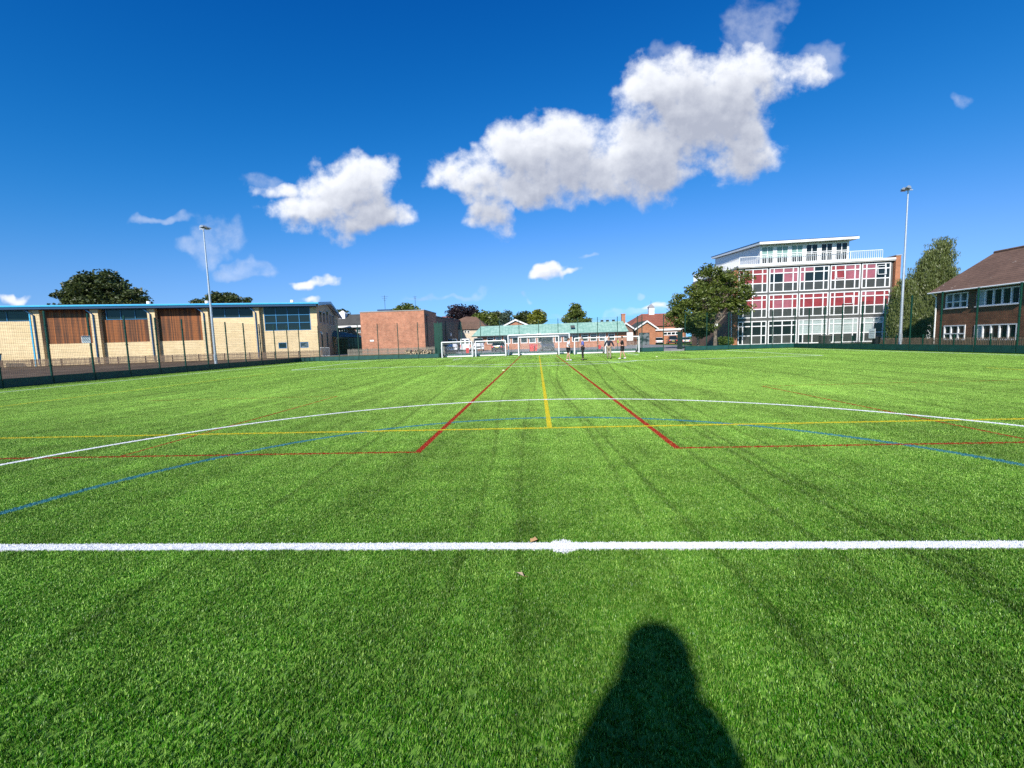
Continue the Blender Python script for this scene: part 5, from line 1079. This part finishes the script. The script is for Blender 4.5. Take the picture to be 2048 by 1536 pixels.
def person(loc, rz, label, J, top, bottom, shoe, hairm, shorts=False, sleeves=.55, bald=False, hand_item=None, k=1.0, name='person', jacket=False, turn=0.0, bulk=1.1):
    root = thing(name, label, 'person', loc, rz)
    D = dict(pelvis=(0, 0, .95), waist=(0, 0, 1.12), chest=(0, .0, 1.31), neck=(0, .01, 1.47), head=(0, .03, 1.63),
             ls=(-.17, 0, 1.41), le=(-.23, -.02, 1.13), lw=(-.25, .08, .88), rs=(.17, 0, 1.41), re=(.23, -.02, 1.13), rw=(.25, .08, .88),
             lh=(-.09, 0, .91), lk=(-.10, .02, .50), la=(-.10, -.01, .09), rh=(.09, 0, .91), rk=(.10, .02, .50), ra=(.10, -.01, .09))
    D.update(J); D = {a: Vector(b)*k for a, b in D.items()}
    V = []; E = []; Rd = []
    def add(p, r, par=None):
        V.append(Vector(p)); Rd.append(r); i = len(V)-1
        if par is not None: E.append((par, i))
        return i
    pe = add(D['pelvis'], .125); wa = add(D['waist'], .115, pe); ch = add(D['chest'], .135, wa); nk = add(D['neck'], .052, ch); add(D['head']-Vector((0, .01, .05)), .055, nk)
    for s in 'lr':
        sh = add(D[s+'s'], .062, ch); el = add(D[s+'e'], .042, sh); wr = add(D[s+'w'], .027, el)
        d = (D[s+'w']-D[s+'e']).normalized(); sg = -1 if s == 'l' else 1; side = d.cross(Vector((0, 0, 1)))
        side = Vector((0, 1, 0)) if side.length < .3 else side.normalized(); pn = d.cross(side).normalized()
        pm = add(D[s+'w']+d*.05, .032, wr)
        for q, ln in ((-.027, .062), (-.009, .075), (.009, .07), (.027, .055)):
            kn = add(V[pm]+d*.035+side*q, .0095, pm); mi = add(V[kn]+d*ln*.5+pn*.008, .0085, kn); add(V[mi]+d*ln*.35+pn*.022, .0075, mi)
        th = add(V[pm]-d*.01-side*.036, .011, pm); add(V[th]+d*.03-side*.012, .009, th)
        hp = add(D[s+'h'], .095, pe); kn = add(D[s+'k'], .056, hp); cf = add(D[s+'k'].lerp(D[s+'a'], .35), .055, kn); an = add(D[s+'a'], .036, cf); add(D[s+'a']+Vector((0, .05, -.045)), .035, an); add(D[s+'a']+Vector((sg*.01, .15, -.058)), .028, len(V)-1)
    skin_mesh('body', V, E, Rd, skinm, root, 0, 1, head_shape(D['head'], turn))
    # top
    V = []; E = []; Rd = []
    pe = add(D['pelvis']+Vector((0, 0, .0)), .14); wa = add(D['waist'], .14, pe); ch = add(D['chest'], .158, wa); add(D['neck']-Vector((0, 0, .035)), .075, ch)
    for s in 'lr':
        sh = add(D[s+'s'], .082, ch); e1 = add(D[s+'s'].lerp(D[s+'e'], min(1, sleeves)), .065, sh)
        if sleeves > 1: add(D[s+'e'].lerp(D[s+'w'], sleeves-1), .045, e1)
    Rd = [q_*bulk for q_ in Rd]
    if bulk > 1.3: V[3] = D['neck']+Vector((0, -.02, .0)); Rd[3] = .15  # bulkiest coat gets a thickened neck to close gaps in its cast shadow
    skin_mesh('jacket' if jacket else 'shirt', V, E, Rd, top, root, 0, 1)
    V = []; E = []; Rd = []
    pe = add(D['pelvis']+Vector((0, 0, .02)), .135)
    for s in 'lr':
        hp = add(D[s+'h'], .108, pe); a = add(D[s+'h'].lerp(D[s+'k'], .82 if shorts else 1.0), .09 if shorts else .075, hp)
        if not shorts: b = add(D[s+'k'].lerp(D[s+'a'], .5), .068, a); add(D[s+'a']+Vector((0, 0, .03)), .062, b)
    Rd = [q_*min(bulk, 1.15) for q_ in Rd]
    skin_mesh('shorts' if shorts else 'trousers', V, E, Rd, bottom, root, 0, 1)
    for s in 'lr':
        a = D[s+'a']; skin_mesh('shoe', [a+Vector((0, -.05, -.035)), a+Vector((0, .05, -.04)), a+Vector((0, .16, -.055))], [(0, 1), (1, 2)], [.045, .048, .036], shoe, root, 0, 1)
    if not bald:
        bm = bmesh.new(); bmesh.ops.create_uvsphere(bm, u_segments=18, v_segments=12, radius=1)
        for v in list(bm.verts):
            if v.co.z < -.35 or (v.co.y > .55 and v.co.z < .5): bm.verts.remove(v)
        for v in bm.verts: q = Vector((v.co.x*.083, v.co.y*.103-.004, v.co.z*.126+.004)); q.rotate(Matrix.Rotation(turn, 3, 'Z')); v.co = q+D['head']
        me = bpy.data.meshes.new('hair'); bm.to_mesh(me); bm.free(); me.materials.append(hairm)
        o = bpy.data.objects.new('hair', me); COL.objects.link(o); o.parent = root; m = o.modifiers.new('s', 'SOLIDIFY'); m.thickness = .012
    return root, D
cl = lambda n, c, r=.85: plain(n, c, r, var=.12, scale=8, bump=.15)
whitecl, blackcl, navycl, bluecl, khaki = cl('white_cloth', (.72, .72, .74)), cl('black_cloth', (.012, .012, .014)), cl('navy_cloth', (.012, .016, .03)), cl('blue_cloth', (.09, .13, .42)), cl('khaki_cloth', (.30, .24, .17))
hairbr, hairgr = cl('brown_hair', (.06, .035, .02)), cl('grey_hair', (.2, .19, .18)); wshoe, bshoe = cl('white_shoe', (.75, .75, .75), .6), cl('black_shoe', (.015, .014, .013), .5)
def at_turf(px, py): p = gnd(px, py); return (p.x, p.y, .03)
person(at_turf(1137, 722), R(-90), 'person in white polo shirt and black shorts, leftmost of the four', dict(le=(-.24, -.02, 1.15), lw=(-.17, .22, 1.2), re=(.24, .0, 1.15), rw=(.14, .25, 1.24), la=(-.1, -.12, .09), lk=(-.1, -.04, .5), ra=(.11, .1, .09)), whitecl, blackcl, wshoe, hairbr, shorts=True, sleeves=.7, k=1.05, bulk=1.18)
person(at_turf(1166, 721), R(80), 'person in blue shirt and black trousers, second from the left', dict(le=(-.24, -.04, 1.14), lw=(-.12, .2, 1.04), re=(.24, -.02, 1.14), rw=(.12, .2, 1.02), neck=(0, .03, 1.48), head=(0, .07, 1.64)), bluecl, blackcl, bshoe, hairgr, sleeves=1.0, k=1.06)
person(at_turf(1218, 718), R(170), 'person walking in dark jacket and khaki trousers, second from the right', dict(le=(-.31, -.03, 1.16), lw=(-.40, .06, .93), re=(.30, -.02, 1.15), rw=(.37, .1, .92), la=(-.11, .1, .09), lk=(-.11, .07, .5), ra=(.1, -.12, .1), rk=(.1, -.01, .5)), navycl, khaki, bshoe, hairbr, sleeves=1.85, jacket=True, k=1.05, bulk=1.18)
r4, D4 = person(at_turf(1245, 718.5), R(75), 'person in black top and shorts holding a yellow green thing, rightmost', dict(le=(-.24, .12, 1.2), lw=(-.12, .26, 1.42), re=(.24, .08, 1.16), rw=(.1, .28, 1.36), la=(-.1, .16, .09), lk=(-.1, .1, .5), ra=(.1, -.22, .1), rk=(.1, -.05, .5)), blackcl, blackcl, wshoe, hairbr, shorts=True, sleeves=1.3, k=1.05)
fi = thing('folded_bib', 'yellow green bib held up by the person in black', 'bib', Vector(r4.location)+Matrix.Rotation(R(75), 3, 'Z') @ Vector((-.0, .33, 1.42)), R(75))
MB().prism([(-.12, -.03, -.12), (.12, -.03, -.14), (.12, .04, -.13), (-.12, .04, -.12)], [(-.09, -.02, .14), (.10, -.02, .12), (.10, .05, .13), (-.09, .05, .14)]).build('cloth', cl('lime_cloth', (.55, .68, .12)), fi, bevel=.03)
# the photographer stands behind the phone; only the shadow reaches into the picture
rp, Dp = person((.0, -.29, .0), 0, 'person in dark coat, bulk and hood added to shape the shadow, holding up a phone, standing behind the viewpoint', dict(le=(-.27, .10, 1.16), lw=(-.10, .20, 1.48), re=(.27, .10, 1.16), rw=(.10, .20, 1.48), head=(0, .05, 1.66), neck=(0, .02, 1.49), ls=(-.19, .02, 1.42), rs=(.19, .02, 1.42)), navycl, navycl, bshoe, hairbr, sleeves=1.9, jacket=True, k=1.05, bulk=1.5)
hb_ = bmesh.new(); bmesh.ops.create_uvsphere(hb_, u_segments=24, v_segments=16, radius=1)  # hood added out of view to round off the cast shadow
for v_ in list(hb_.verts):
    if v_.co.y > .62 and v_.co.z < .75: hb_.verts.remove(v_)                                            # opening for the face
for v_ in hb_.verts: v_.co = Vector((v_.co.x*(.185 if v_.co.z > -.3 else .23), v_.co.y*.165-.02, v_.co.z*(.17 if v_.co.z > 0 else .30)+.02)) + Dp['head']
hm_ = bpy.data.meshes.new('shadow_hood'); hb_.to_mesh(hm_); hb_.free(); hm_.materials.append(navycl); ho_ = bpy.data.objects.new('shadow_hood', hm_); COL.objects.link(ho_); ho_.parent = rp
sm_ = ho_.modifiers.new('s', 'SOLIDIFY'); sm_.thickness = .012
ph_ = thing('phone', 'black phone held up in landscape behind the viewpoint', 'phone', (0, -.035, EYE-.01), 0)
MB().box(-.085, .085, -.004, .004, -.04, .04).build('phone_body', darkm, ph_, bevel=.003)
MB().box(-.078, .078, -.0055, -.0045, -.035, .035).build('phone_screen', lampglass, ph_)
